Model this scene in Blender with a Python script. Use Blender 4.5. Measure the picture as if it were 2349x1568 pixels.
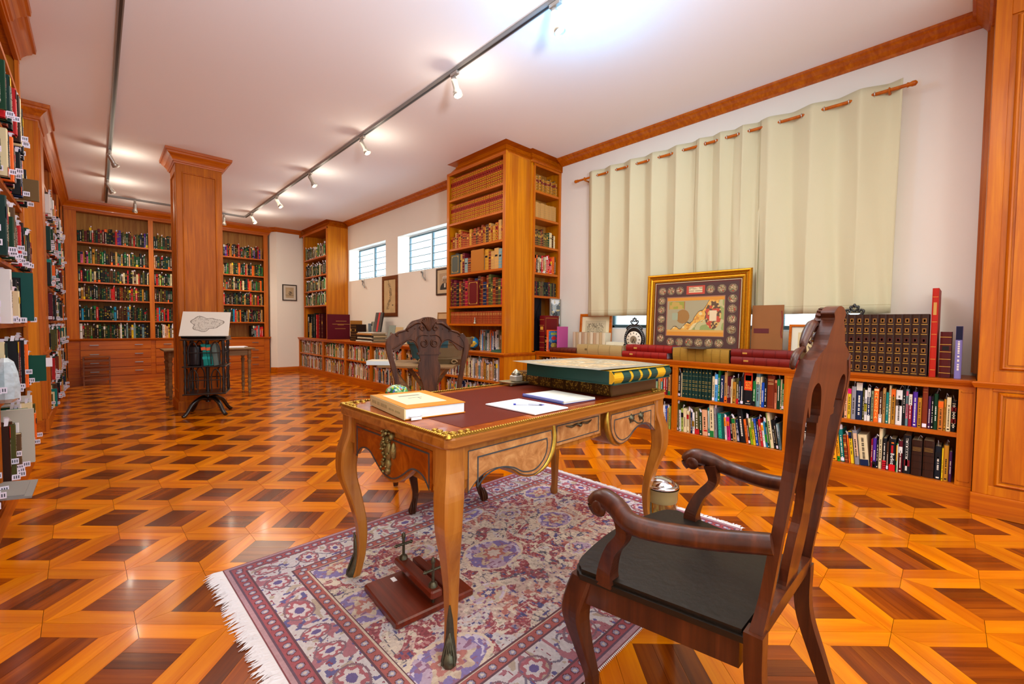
import bpy, math, random, numpy as np
from mathutils import Matrix, Vector
for o in list(bpy.data.objects): bpy.data.objects.remove(o, do_unlink=True)
SC = bpy.context.scene
COL = SC.collection
PI = math.pi
# ------------------------------------------------------------------ camera, world, exposure
YAW, PITCH, ROLL, FPX, CAMZ = math.radians(43.654), math.radians(2.228), math.radians(-.5465), 997.4, 1.22
_fw = Vector((math.sin(YAW)*math.cos(PITCH), math.cos(YAW)*math.cos(PITCH), -math.sin(PITCH)))
_r = Vector((math.cos(YAW), -math.sin(YAW), 0)); _d = _fw.cross(_r)
_r2 = math.cos(ROLL)*_r + math.sin(ROLL)*_d; _d2 = -math.sin(ROLL)*_r + math.cos(ROLL)*_d
cam_data = bpy.data.cameras.new('camera'); cam = bpy.data.objects.new('camera', cam_data); COL.objects.link(cam)
cam_data.sensor_width = 36; cam_data.sensor_fit = 'HORIZONTAL'; cam_data.lens = FPX/2349*36; cam_data.clip_start = .02
mw = Matrix.Identity(4)
for i in range(3): mw[i][0] = _r2[i]; mw[i][1] = -_d2[i]; mw[i][2] = -_fw[i]
mw[2][3] = CAMZ; cam.matrix_world = mw; SC.camera = cam
def project(p):
    v = Vector(p) - Vector((0, 0, CAMZ)); z = v.dot(_fw)
    if z < .05: return None
    return 1174.5+FPX*v.dot(_r2)/z, 784+FPX*v.dot(_d2)/z, z
w = bpy.data.worlds.new('world'); SC.world = w; w.use_nodes = True
bg = w.node_tree.nodes['Background']; bg.inputs[0].default_value = (.86, .95, 1, 1); bg.inputs[1].default_value = 1.85
SC.view_settings.view_transform = 'Standard'; SC.view_settings.look = 'None'
SC.view_settings.gamma = 1; SC.view_settings.use_curve_mapping = False; SC.view_settings.exposure = 0.2
def lamp(name, kind, loc, energy, color, parent=None, **k):
    d = bpy.data.lights.new(name, kind); d.energy = energy; d.color = color
    for a, b in k.items():
        if a != 'rot': setattr(d, a, b)
    o = bpy.data.objects.new(name, d); COL.objects.link(o); o.location = loc
    if 'rot' in k: o.rotation_euler = k['rot']
    if parent: o.parent = parent
    return o
# unseen area fills added below the ceiling, behind the camera and over the room
lamp('ceiling_fill', 'AREA', (1.2, -.9, 3.3), 50, (1, .88, .66), shape='RECTANGLE', size=3, size_y=2)
lamp('ceiling_fill', 'AREA', (2.6, 2.2, 3.42), 34, (1, .93, .80), shape='RECTANGLE', size=2.2, size_y=2.2)
lamp('ceiling_fill', 'AREA', (1.2, 5.0, 3.42), 46, (1, .90, .74), shape='RECTANGLE', size=2.2, size_y=2.2)
lamp('ceiling_fill', 'AREA', (1.8, 9.6, 3.42), 44, (1, .86, .66), shape='RECTANGLE', size=2.2, size_y=2.2)
lamp('rear_fill', 'POINT', (.2, -1.6, 2.5), 55, (.84, .91, 1), shadow_soft_size=.25)  # unseen point fill added behind the camera, no fitting there
for _y in (8.9, 6.65): lamp('window_daylight', 'AREA', (4.95, _y, 2.3), 32, (.70, .86, 1), shape='RECTANGLE', size=1.0, size_y=1.7, rot=(0, math.radians(115), 0))
# unseen fill spot added behind the viewer to brighten the ceiling
_u = lamp('ceiling_fill_spot', 'SPOT', (.5, -.8, 1.9), 680, (.86, .93, 1), spot_size=math.radians(105), spot_blend=1, shadow_soft_size=.2); _u.rotation_euler = Vector((.22, .74, .74)).to_track_quat('-Z', 'Y').to_euler()
# ------------------------------------------------------------------ colours and materials
def lin(h):
    h = h.lstrip('#'); o = []
    for i in (0, 2, 4):
        c = int(h[i:i+2], 16)/255; o.append(c/12.92 if c <= .04045 else ((c+.055)/1.055)**2.4)
    return tuple(o)
def C4(h): return lin(h)+(1,)
MAT = {}
def mat(name, col, rough=.5, metal=0, coat=0, emit=0, var=0, scale=8, bump=0, bscale=60, spec=None):
    if name in MAT: return MAT[name]
    m = bpy.data.materials.new(name); m.use_nodes = True; nt = m.node_tree; b = nt.nodes['Principled BSDF']
    b.inputs['Base Color'].default_value = C4(col); b.inputs['Roughness'].default_value = rough
    b.inputs['Metallic'].default_value = metal; b.inputs['Coat Weight'].default_value = coat; b.inputs['Coat Roughness'].default_value = .12
    if spec is not None: b.inputs['Specular IOR Level'].default_value = spec
    if emit: b.inputs['Emission Color'].default_value = C4(col); b.inputs['Emission Strength'].default_value = emit
    if var:
        tc = nt.nodes.new('ShaderNodeTexCoord'); n = nt.nodes.new('ShaderNodeTexNoise'); n.inputs['Scale'].default_value = scale; n.inputs['Detail'].default_value = 5
        nt.links.new(tc.outputs['Object'], n.inputs['Vector'])
        mx = nt.nodes.new('ShaderNodeMix'); mx.data_type = 'RGBA'; c = lin(col)
        mx.inputs[6].default_value = tuple(x*(1-var) for x in c)+(1,); mx.inputs[7].default_value = tuple(min(1, x*(1+var)) for x in c)+(1,)
        nt.links.new(n.outputs[0], mx.inputs[0]); nt.links.new(mx.outputs[2], b.inputs['Base Color'])
    if bump:
        tc = nt.nodes.new('ShaderNodeTexCoord'); n = nt.nodes.new('ShaderNodeTexNoise'); n.inputs['Scale'].default_value = bscale; n.inputs['Detail'].default_value = 4
        nt.links.new(tc.outputs['Object'], n.inputs['Vector']); bp = nt.nodes.new('ShaderNodeBump'); bp.inputs['Strength'].default_value = bump; bp.inputs['Distance'].default_value = .004
        nt.links.new(n.outputs[0], bp.inputs['Height']); nt.links.new(bp.outputs[0], b.inputs['Normal'])
    MAT[name] = m; return m
def wood(name, c1, c2, axis='z', rough=.33, coat=.25, scale=1.0, c3=None, burl=False, uv=False, att=False, spec=.3):
    """grain runs along `axis` of the object"""
    if name in MAT: return MAT[name]
    m = bpy.data.materials.new(name); m.use_nodes = True; nt = m.node_tree; N = nt.nodes; L = nt.links; b = N['Principled BSDF']
    tc = N.new('ShaderNodeTexCoord'); mp = N.new('ShaderNodeMapping')
    s = {'x': (1.2, 26, 26), 'y': (26, 1.2, 26), 'z': (26, 26, 1.2)}[axis]
    if burl: s = (9, 9, 9)
    mp.inputs['Scale'].default_value = tuple(q*scale for q in s)
    L.new(tc.outputs['UV' if uv else 'Object'], mp.inputs['Vector'])
    n = N.new('ShaderNodeTexNoise'); n.inputs['Scale'].default_value = 1; n.inputs['Detail'].default_value = 6; n.inputs['Roughness'].default_value = .62; n.inputs['Distortion'].default_value = .6 if not burl else 2.2
    L.new(mp.outputs[0], n.inputs['Vector'])
    r = N.new('ShaderNodeValToRGB'); r.color_ramp.elements[0].position = .32; r.color_ramp.elements[1].position = .68
    r.color_ramp.elements[0].color = C4(c1); r.color_ramp.elements[1].color = C4(c2)
    if c3: e = r.color_ramp.elements.new(.5); e.color = C4(c3)
    L.new(n.outputs[0], r.inputs[0]); out = r.outputs[0]
    if att:
        a = N.new('ShaderNodeAttribute'); a.attribute_name = 'Col'; mx = N.new('ShaderNodeMix'); mx.data_type = 'RGBA'; mx.blend_type = 'MULTIPLY'; mx.inputs[0].default_value = 1
        L.new(out, mx.inputs[6]); L.new(a.outputs['Color'], mx.inputs[7]); out = mx.outputs[2]
    L.new(out, b.inputs['Base Color']); b.inputs['Roughness'].default_value = rough; b.inputs['Coat Weight'].default_value = coat; b.inputs['Coat Roughness'].default_value = .09; b.inputs['Specular IOR Level'].default_value = spec
    bp = N.new('ShaderNodeBump'); bp.inputs['Strength'].default_value = .06; bp.inputs['Distance'].default_value = .002; L.new(n.outputs[0], bp.inputs['Height']); L.new(bp.outputs[0], b.inputs['Normal'])
    MAT[name] = m; return m
def colmat(name, rough=.5, coat=0, bump=0, bscale=300):
    if name in MAT: return MAT[name]
    m = mat(name, '#ffffff', rough, coat=coat, bump=bump, bscale=bscale); nt = m.node_tree
    a = nt.nodes.new('ShaderNodeAttribute'); a.attribute_name = 'Col'; nt.links.new(a.outputs['Color'], nt.nodes['Principled BSDF'].inputs['Base Color']); return m
W_V = wood('cherry_wood_upright', '#a84f00', '#cc7400', 'z', c3='#bb6000', coat=.08, rough=.42)
W_H = wood('cherry_wood_rail', '#a24800', '#c86c00', 'x', c3='#b65800', coat=.1, rough=.38)
W_Y = wood('cherry_wood_side', '#b05c00', '#d88400', 'z', c3='#c27000', scale=.6, coat=.08, rough=.42)
W_IN = wood('plywood_back', '#9a5a1c', '#c48a3c', 'z', rough=.55, coat=0)
W_COL = wood('column_wood', '#944800', '#c26c00', 'z', c3='#aa5800', coat=.03, rough=.45, spec=.2)
W_CHAIR = wood('dark_chair_wood', '#30130a', '#592a14', 'z', rough=.36, coat=.2, c3='#431d0e')
W_CARVE = wood('carved_walnut', '#341708', '#62361c', 'z', rough=.44, coat=.04, spec=.22, c3='#4a2612')
W_DESK = wood('desk_walnut', '#854a14', '#b4742e', 'z', rough=.3, coat=.2, c3='#a56422', scale=.7)
W_DESKX = wood('desk_walnut_rail', '#854a14', '#b4742e', 'x', rough=.3, coat=.2, c3='#a56422', scale=.7)
W_BURL = wood('desk_burl', '#742c02', '#b05c10', 'x', rough=.3, coat=.2, c3='#934206', burl=True)
W_BURL2 = wood('desk_burl_pale', '#9c6436', '#cf9a62', 'x', rough=.3, coat=.35, c3='#b67d4a', burl=True)
W_BLACK = mat('ebonised_wood', '#150f0f', .32, coat=.3)
W_OLD = wood('old_table_wood', '#6b5136', '#9c7c54', 'x', rough=.6, coat=0)
M_WALL = mat('wall_plaster', '#ece5da', .85, bump=.05, bscale=120, var=.015, scale=3)
M_CEIL = mat('ceiling_plaster', '#f3f1f3', .9, bump=.04, bscale=90)
M_GOLD = mat('gilt', '#c78a1a', .32, metal=.85, var=.25, scale=60)
M_BRASS = mat('aged_brass', '#b9923a', .34, metal=.9, var=.3, scale=80)
M_BRONZE = mat('dark_bronze', '#5d5a48', .38, metal=.85, var=.45, scale=70, bump=.4, bscale=90)
M_CHROME = mat('chrome', '#d9dde2', .07, metal=1)
M_STEEL = mat('brushed_steel', '#9a9a98', .3, metal=1)
M_TRACK = mat('track_black', '#2b2928', .4)
M_TRKGREY = mat('track_grey', '#8d8a86', .35, metal=.3)
M_SILVER = mat('spot_silver', '#b4aea4', .3, metal=.6)
M_BLACK = mat('black_lacquer', '#121112', .3, coat=.3)
M_PAPER = mat('white_paper', '#f0eff5', .7)
M_CREAM = mat('cream_paper', '#e4d3ad', .8)
M_LEATH = mat('maroon_leather', '#5c1604', .5, coat=.0, spec=.16, var=.12, scale=18, bump=.08, bscale=400)
M_SEAT = mat('dark_leather', '#160e07', .42, coat=.05, var=.5, scale=9, bump=.35, bscale=34, spec=.3)
M_BOOK = colmat('book_cloth', .5); M_BOOK.node_tree.nodes['Principled BSDF'].inputs['Specular IOR Level'].default_value = .2
M_PRINT = colmat('printed_paper', .6)
M_WHITETAG = mat('paper_slip', '#efe6ee', .7)
# ------------------------------------------------------------------ mesh builder
class MB:
    def __init__(s): s.v = []; s.f = []; s.c = []; s.sm = []; s.uv = None; s.tf = None
    def add(s, vs, fs, col=None, smooth=False):
        n = len(s.v)
        if s.tf is not None: vs = [tuple(s.tf(Vector(p))) if callable(s.tf) else tuple(s.tf @ Vector(p)) for p in vs]
        s.v += [tuple(p) for p in vs]
        for f in fs: s.f.append([n+i for i in f]); s.c.append(col); s.sm.append(smooth)
        return s
    def box(s, x0, x1, y0, y1, z0, z1, col=None, M=None):
        vs = [Vector(p) for p in ((x0,y0,z0),(x1,y0,z0),(x1,y1,z0),(x0,y1,z0),(x0,y0,z1),(x1,y0,z1),(x1,y1,z1),(x0,y1,z1))]
        if M is not None: vs = [M @ p for p in vs]
        return s.add(vs, [(0,3,2,1),(4,5,6,7),(0,1,5,4),(1,2,6,5),(2,3,7,6),(3,0,4,7)], col)
    def quad(s, a, b, c, d, col=None): return s.add([a, b, c, d], [(0,1,2,3)], col)
    def bbox(s, x0, x1, y0, y1, z0, z1, r, col=None, M=None):
        """box with its vertical and horizontal edges chamfered by r"""
        vs = []
        for z, q in ((z0, r), (z0+r, 0), (z1-r, 0), (z1, r)):
            for (x, y) in ((x0+q+r, y0+q), (x1-q-r, y0+q), (x1-q, y0+q+r), (x1-q, y1-q-r), (x1-q-r, y1-q), (x0+q+r, y1-q), (x0+q, y1-q-r), (x0+q, y0+q+r)):
                vs.append(Vector((x, y, z)))
        if M is not None: vs = [M @ p for p in vs]
        fs = [tuple(range(7, -1, -1)), tuple(range(24, 32))]
        for k in range(3):
            for i in range(8): j = (i+1) % 8; fs.append((k*8+i, k*8+j, k*8+8+j, k*8+8+i))
        return s.add(vs, fs, col)
    def prism(s, pts, y0, y1, col=None, axis='y', smooth=False, M=None):
        """polygon pts (a, b) extruded: axis y -> (a, y, b); axis x -> (x, a, b); axis z -> (a, b, z)"""
        f = {'y': lambda a, b, t: (a, t, b), 'x': lambda a, b, t: (t, a, b), 'z': lambda a, b, t: (a, b, t)}[axis]
        n = len(pts); vs = [Vector(f(a, b, y0)) for a, b in pts]+[Vector(f(a, b, y1)) for a, b in pts]
        if M is not None: vs = [M @ p for p in vs]
        s.add(vs, [tuple(range(n-1, -1, -1)), tuple(range(n, 2*n))], col)
        return s.add(vs, [(i, (i+1) % n, n+(i+1) % n, n+i) for i in range(n)], col, smooth)
    def lathe(s, prof, seg=20, col=None, M=None, smooth=True, cap=True):
        vs = []
        for r, z in prof:
            for i in range(seg): a = 2*PI*i/seg; vs.append(Vector((r*math.cos(a), r*math.sin(a), z)))
        fs = []
        for k in range(len(prof)-1):
            for i in range(seg): j = (i+1) % seg; fs.append((k*seg+i, k*seg+j, (k+1)*seg+j, (k+1)*seg+i))
        if M is not None: vs = [M @ p for p in vs]
        s.add(vs, fs, col, smooth)
        if cap:
            n = len(prof)-1
            s.add(vs[:seg], [tuple(range(seg-1, -1, -1))], col); s.add(vs[n*seg:], [tuple(range(seg))], col)
        return s
    def tube(s, path, rad, seg=8, col=None, flat=None, up=None, smooth=True):
        """tube of round (or flat: (w, h) factors) section along path; rad number or list"""
        P = [Vector(p) for p in path]; n = len(P); R = rad if isinstance(rad, (list, tuple)) else [rad]*n
        vs = []; ref = Vector(up) if up else None; last = None
        for i in range(n):
            t = (P[min(i+1, n-1)]-P[max(i-1, 0)]).normalized()
            if ref is not None: a = t.cross(ref)
            elif last is None: a = t.cross(Vector((0, 0, 1)) if abs(t.z) < .9 else Vector((1, 0, 0)))
            else: a = last-t*last.dot(t)
            a.normalize(); last = a; b = t.cross(a)
            fw, fh = flat if flat else (1, 1)
            for k in range(seg):
                an = 2*PI*(k+.5)/seg; vs.append(P[i]+a*math.cos(an)*R[i]*fw+b*math.sin(an)*R[i]*fh)
        fs = [(i*seg+k, i*seg+(k+1) % seg, (i+1)*seg+(k+1) % seg, (i+1)*seg+k) for i in range(n-1) for k in range(seg)]
        s.add(vs, fs, col, smooth); s.add(vs[:seg], [tuple(range(seg-1, -1, -1))], col); s.add(vs[-seg:], [tuple(range(seg))], col)
        return s
    def sweep(s, prof, path, closed=False, col=None):
        """moulding: prof (out, z) swept along plan path [(x, y)] with mitred corners; `out` is to the right of travel"""
        P = [Vector(p) for p in path]; n = len(P); rings = []
        for i in range(n):
            a = P[i]-P[i-1] if (closed or i > 0) else P[1]-P[0]; b = P[(i+1) % n]-P[i] if (closed or i < n-1) else a
            a = a.normalized(); b = b.normalized(); na = Vector((a.y, -a.x)); nb = Vector((b.y, -b.x)); m = na+nb; m /= max(.2, m.dot(na))
            rings.append([(P[i].x+m.x*o, P[i].y+m.y*o, z) for o, z in prof])
        k = len(prof); vs = [q for r in rings for q in r]; fs = []
        for i in range(n if closed else n-1):
            j = (i+1) % n
            for q in range(k-1): fs.append((i*k+q, j*k+q, j*k+q+1, i*k+q+1))
        s.add(vs, fs, col)
        if not closed: s.add(rings[0], [tuple(range(k))], col); s.add(rings[-1], [tuple(range(k-1, -1, -1))], col)
        return s
    def mesh(s, name):
        me = bpy.data.meshes.new(name); me.from_pydata(s.v, [], s.f); me.update()
        me.polygons.foreach_set('use_smooth', s.sm)
        if any(c is not None for c in s.c):
            at = me.color_attributes.new('Col', 'FLOAT_COLOR', 'CORNER'); arr = []
            for f, c in zip(s.f, s.c): arr += ((tuple(c)+(1,)) if c is not None else (1, 1, 1, 1))*len(f)
            at.data.foreach_set('color', arr)
        if s.uv is not None:
            uvl = me.uv_layers.new(name='UV'); uvl.data.foreach_set('uv', s.uv)
        return me
def meshobj(name, me, m, parent=None, loc=None):
    o = bpy.data.objects.new(name, me); COL.objects.link(o)
    if m is not None and not me.materials:
        for q in (m if isinstance(m, (list, tuple)) else [m]): me.materials.append(q)
    if parent is not None: o.parent = parent
    if loc is not None: o.location = loc
    return o
def part(name, mb, m, parent=None, loc=None):
    return meshobj(name, mb.mesh(name), m, parent, loc)
def tag(o, label=None, cat=None, group=None, kind=None):
    if label: o['label'] = label
    if cat: o['category'] = cat
    if group: o['group'] = group
    if kind: o['kind'] = kind
    return o
def thing(name, label, cat, loc=(0, 0, 0), rz=0, group=None):
    o = bpy.data.objects.new(name, None); o.empty_display_size = .05; COL.objects.link(o); o.location = loc; o.rotation_euler = (0, 0, rz)
    return tag(o, label, cat, group)
def struct(name, mb, m, label=None): o = part(name, mb, m); o['kind'] = 'structure'; return tag(o, label)
def B(x0, x1, y0, y1, z0, z1, col=None, r=0):
    return MB().bbox(x0, x1, y0, y1, z0, z1, r, col) if r else MB().box(x0, x1, y0, y1, z0, z1, col)
def spline(pts, n=8):
    """Catmull-Rom through pts"""
    P = [Vector(p) for p in pts]; P = [2*P[0]-P[1]]+P+[2*P[-1]-P[-2]]; out = []
    for i in range(1, len(P)-2):
        for k in range(n):
            t = k/n; a, b, c, d = P[i-1], P[i], P[i+1], P[i+2]
            out.append(.5*((2*b)+(c-a)*t+(2*a-5*b+4*c-d)*t*t+(3*b-a-3*c+d)*t**3))
    out.append(P[-2]); return out
def lerp_list(vals, n):
    out = []
    for i in range(n):
        q = i/(n-1)*(len(vals)-1); k = min(int(q), len(vals)-2); out.append(vals[k]+(vals[k+1]-vals[k])*(q-k))
    return out
def text(name, body, size, col, parent, M, bold=0, align='CENTER', mt=None, sx=1):
    cu = bpy.data.curves.new(name, 'FONT'); cu.body = body; cu.size = size; cu.align_x = align; cu.align_y = 'CENTER'; cu.offset = bold; cu.extrude = .0002; cu.resolution_u = 1
    o = bpy.data.objects.new('tmp', cu); COL.objects.link(o); dg = bpy.context.evaluated_depsgraph_get(); me = bpy.data.meshes.new_from_object(o.evaluated_get(dg)); bpy.data.objects.remove(o, do_unlink=True)
    me.transform(Matrix.Diagonal((sx, 1, 1, 1))); me.materials.clear(); q = meshobj(name, me, mt or mat('ink'+col, col, .6), parent); q.matrix_local = M; return q
def paint(name, W, H, nx, ny, fn, parent, M, m=None, curve=None):
    """flat print: fn(u, v) arrays in metres -> (n, 3) sRGB 0..1; lies in local xy"""
    xs = np.linspace(-W/2, W/2, nx+1); ys = np.linspace(-H/2, H/2, ny+1); X, Y = np.meshgrid(xs, ys)
    Z = np.zeros_like(X) if curve is None else curve(X, Y)
    me = bpy.data.meshes.new(name); me.vertices.add(X.size); me.vertices.foreach_set('co', np.stack([X, Y, Z], -1).astype(np.float32).ravel())
    i = np.arange(nx)[None]+np.arange(ny)[:, None]*(nx+1); q = np.stack([i, i+1, i+nx+2, i+nx+1], -1).reshape(-1, 4)
    me.loops.add(q.size); me.loops.foreach_set('vertex_index', q.ravel().astype(np.int32)); me.polygons.add(len(q)); me.polygons.foreach_set('loop_start', np.arange(0, q.size, 4, dtype=np.int32))
    me.update(calc_edges=True)
    cx = (xs[:-1]+xs[1:])/2; cy = (ys[:-1]+ys[1:])/2; U, V = np.meshgrid(cx, cy); c = np.clip(fn(U.ravel(), V.ravel()), 0, 1)
    c = np.where(c <= .04045, c/12.92, ((c+.055)/1.055)**2.4); c = np.concatenate([c, np.ones((len(c), 1))], 1)
    at = me.color_attributes.new('Col', 'FLOAT_COLOR', 'CORNER'); at.data.foreach_set('color', np.repeat(c, 4, 0).astype(np.float32).ravel())
    o = meshobj(name, me, m or M_PRINT, parent); o.matrix_local = M; return o
def noise(U, V, s, seed=0):
    """smooth value noise 0..1"""
    x = U*s+1000.3+seed*17.1; y = V*s+1000.7+seed*31.7; xi = np.floor(x).astype(np.int64); yi = np.floor(y).astype(np.int64); fx = x-xi; fy = y-yi
    def h(a, b):
        n = (a*374761393+b*668265263+seed*982451653) & 0x7fffffff; n = ((n ^ (n >> 13))*1274126177) & 0x7fffffff; return ((n ^ (n >> 16)) & 0xffff)/65535.
    fx = fx*fx*(3-2*fx); fy = fy*fy*(3-2*fy)
    return (h(xi, yi)*(1-fx)+h(xi+1, yi)*fx)*(1-fy)+(h(xi, yi+1)*(1-fx)+h(xi+1, yi+1)*fx)*fy
def hexc(h): h = h.lstrip('#'); return np.array([int(h[i:i+2], 16)/255 for i in (0, 2, 4)])
def RZ(a): return Matrix.Rotation(a, 4, 'Z')
def RX(a): return Matrix.Rotation(a, 4, 'X')
def RY(a): return Matrix.Rotation(a, 4, 'Y')
def T(*p): return Matrix.Translation(p)
rnd = random.Random(5)
# ------------------------------------------------------------------ floor: square parquet panels laid at 45 degrees
XW, XF, CEIL = 4.75, 4.2, 3.52           # near right wall, set-forward far part of it, ceiling
W_LIGHT = wood('parquet_light', '#bc5e00', '#de8600', 'x', rough=.2, coat=.18, uv=True, att=True, c3='#ce7200', scale=.55)
W_DARK = wood('parquet_dark', '#542000', '#8c4404', 'x', rough=.2, coat=.18, uv=True, att=True, c3='#702f02', scale=.55)
floor = struct('floor', B(-1.2, 5.0, -2.6, 12.6, -.12, -.012), mat('floor_joint', '#2c1206', .6))
def trap(s, w, g=.0007):
    h = s/2; return [(-h+g*2.4, -h+g), (h-g*2.4, -h+g), (h-w-g*1.2, -h+w-g*.5), (-h+w+g*1.2, -h+w-g*.5)]
def piece(mb, pts, zt, col, M=None, seed=0):
    v = [Vector((x, y, zt)) for x, y in pts]+[Vector((x, y, zt-.012)) for x, y in pts]; loc = [(p.x+seed*1.7, p.y+seed*.31) for p in v]
    if M is not None: v = [M @ p for p in v]
    n = len(pts); fs = [tuple(range(n))]+[(i, n+i, n+(i+1) % n, (i+1) % n) for i in range(n)]
    mb.add(v, fs, col)
    for f in fs:
        for i in f: mb.uv += [loc[i][0], loc[i][1]]
def build_floor():
    S = .3805; w = .205*S; TH = math.radians(46.25); ct, sn = math.cos(TH), math.sin(TH); a0 = .486*S; b0 = .034*S; r = random.Random(3); L = []; D = []
    for k in range(-6, 50):
        for l in range(-40, 40):
            a = a0+(k+.5)*S; b = b0+(l+.5)*S; x = a*ct+b*sn; y = a*sn-b*ct
            if not (-1.0 < x < 4.7 and -1.4 < y < 12.3): continue
            pr = project((x, y, 0)); area = 0
            if pr and -250 < pr[0] < 2600 and -100 < pr[1] < 1850: area = 1/pr[2]**3
            for q in range(4): L.append((area*r.uniform(.95, 1.05), x, y, TH+q*PI/2, r.randrange(6)))
            o = TH+(PI/2 if (k+l) % 2 else 0)
            for q in range(3): D.append((area, x, y, o, q*4+r.randrange(4)))
    h = S/2-w; lc = [(1, 1, 1), (.86, .82, .78), (1.12, 1.08, 1.0), (.94, .88, .8), (1.06, .98, .86), (.9, .84, .86)]
    dc = [(1, 1, 1), (.72, .66, .62), (1.45, 1.42, 1.2), (1.15, 1.05, .9)]
    def lmesh(mb, v, M=None, seed=0): piece(mb, trap(S, w), (v % 3-1)*.00015, lc[v], M, seed)
    def dmesh(mb, v, M=None, seed=0):
        q = v//4; pw = 2*h/3; y0 = -h+q*pw; piece(mb, [(-h+.0007, y0+.0005), (h-.0007, y0+.0005), (h-.0007, y0+pw-.0005), (-h+.0007, y0+pw-.0005)], (v % 3-1)*.00015, dc[v % 4], M, seed)
    for name, lst, fn, m in (('light_board', L, lmesh, W_LIGHT), ('dark_board', D, dmesh, W_DARK)):
        lst.sort(key=lambda e: -e[0]); cache = {}
        for i, (ar, x, y, rz, v) in enumerate(lst[:300]):
            key = (v, i % 4)
            if key not in cache:
                mb = MB(); mb.uv = []; fn(mb, v, None, i % 4*3+v); cache[key] = mb.mesh(name); cache[key].materials.append(m)
            o = bpy.data.objects.new(name, cache[key]); COL.objects.link(o); o.parent = floor; o.location = (x, y, 0); o.rotation_euler = (0, 0, rz)
        mb = MB(); mb.uv = []
        for i, (ar, x, y, rz, v) in enumerate(lst[300:]): fn(mb, v, T(x, y, 0) @ RZ(rz), i % 50)
        tag(part(name, mb, m, floor), kind='stuff')
build_floor()
# ------------------------------------------------------------------ walls and ceiling
struct('ceiling', B(-1.2, 5.0, -2.6, 12.6, CEIL, CEIL+.12), M_CEIL)
def wall_with_holes(mb, x0, x1, y0, y1, z0, z1, holes):
    ys = sorted({y0, y1}|{h[0] for h in holes}|{h[1] for h in holes})
    for a, b in zip(ys[:-1], ys[1:]):
        hs = [h for h in holes if h[0] <= a and h[1] >= b]
        if not hs: mb.box(x0, x1, a, b, z0, z1)
        else:
            h = hs[0]; mb.box(x0, x1, a, b, z0, h[2]); mb.box(x0, x1, a, b, h[3], z1)
WIN1, WIN2, WIN3 = (8.08, 9.82, 2.18, 2.89), (5.85, 7.6, 2.18, 2.89), (.62, 3.22, 1.20, 2.98)
mb = MB(); wall_with_holes(mb, XF, XF+.6, 4.3, 12.6, 0, CEIL, [WIN1, WIN2]); struct('wall_right_far', mb, M_WALL)
mb = MB(); wall_with_holes(mb, XW, XW+.25, -2.6, 4.3, 0, CEIL, [WIN3]); mb.box(XW, 4.8, 4.3, 4.31, 0, CEIL); struct('wall_right_near', mb, M_WALL)
struct('wall_back', B(-1.2, 3.9, 12.25, 12.6, 0, CEIL), M_WALL)
struct('wall_pier', MB().prism([(3.2, 11.7), (3.2, 11.7), (4.199, 11.7), (4.199, 12.25), (3.09, 12.25), (3.09, 11.86)][1:], 0, CEIL, axis='z'), M_WALL)
struct('wall_left', B(-1.2, -.92, -2.6, 12.25, 0, CEIL), M_WALL)
# crown mouldings on bare walls
CROWN_W = [(0, CEIL-.09), (.012, CEIL-.088), (.02, CEIL-.07), (.05, CEIL-.045), (.085, CEIL-.03), (.1, CEIL-.018), (.115, CEIL-.016), (.118, CEIL), (0, CEIL)]
struct('trim_1', MB().sweep(CROWN_W, [(XW, 4.0), (XW, -.04)]), W_H, 'orange wooden crown moulding on the white wall above the curtains')
struct('trim_2', MB().sweep(CROWN_W, [(XF, 9.88), (XF, 5.27)]), W_H, 'orange wooden crown moulding above the two small windows')
struct('trim_3', MB().sweep(CROWN_W, [(3.09, 11.84), (3.2, 11.7), (3.75, 11.7)]), W_H, 'short crown moulding above the small framed picture')
struct('baseboard_pier', MB().sweep([(0, 0), (.02, 0), (.02, .1), (.012, .12), (0, .125)], [(3.09, 11.84), (3.2, 11.7), (3.72, 11.7)]), W_H)
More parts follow.
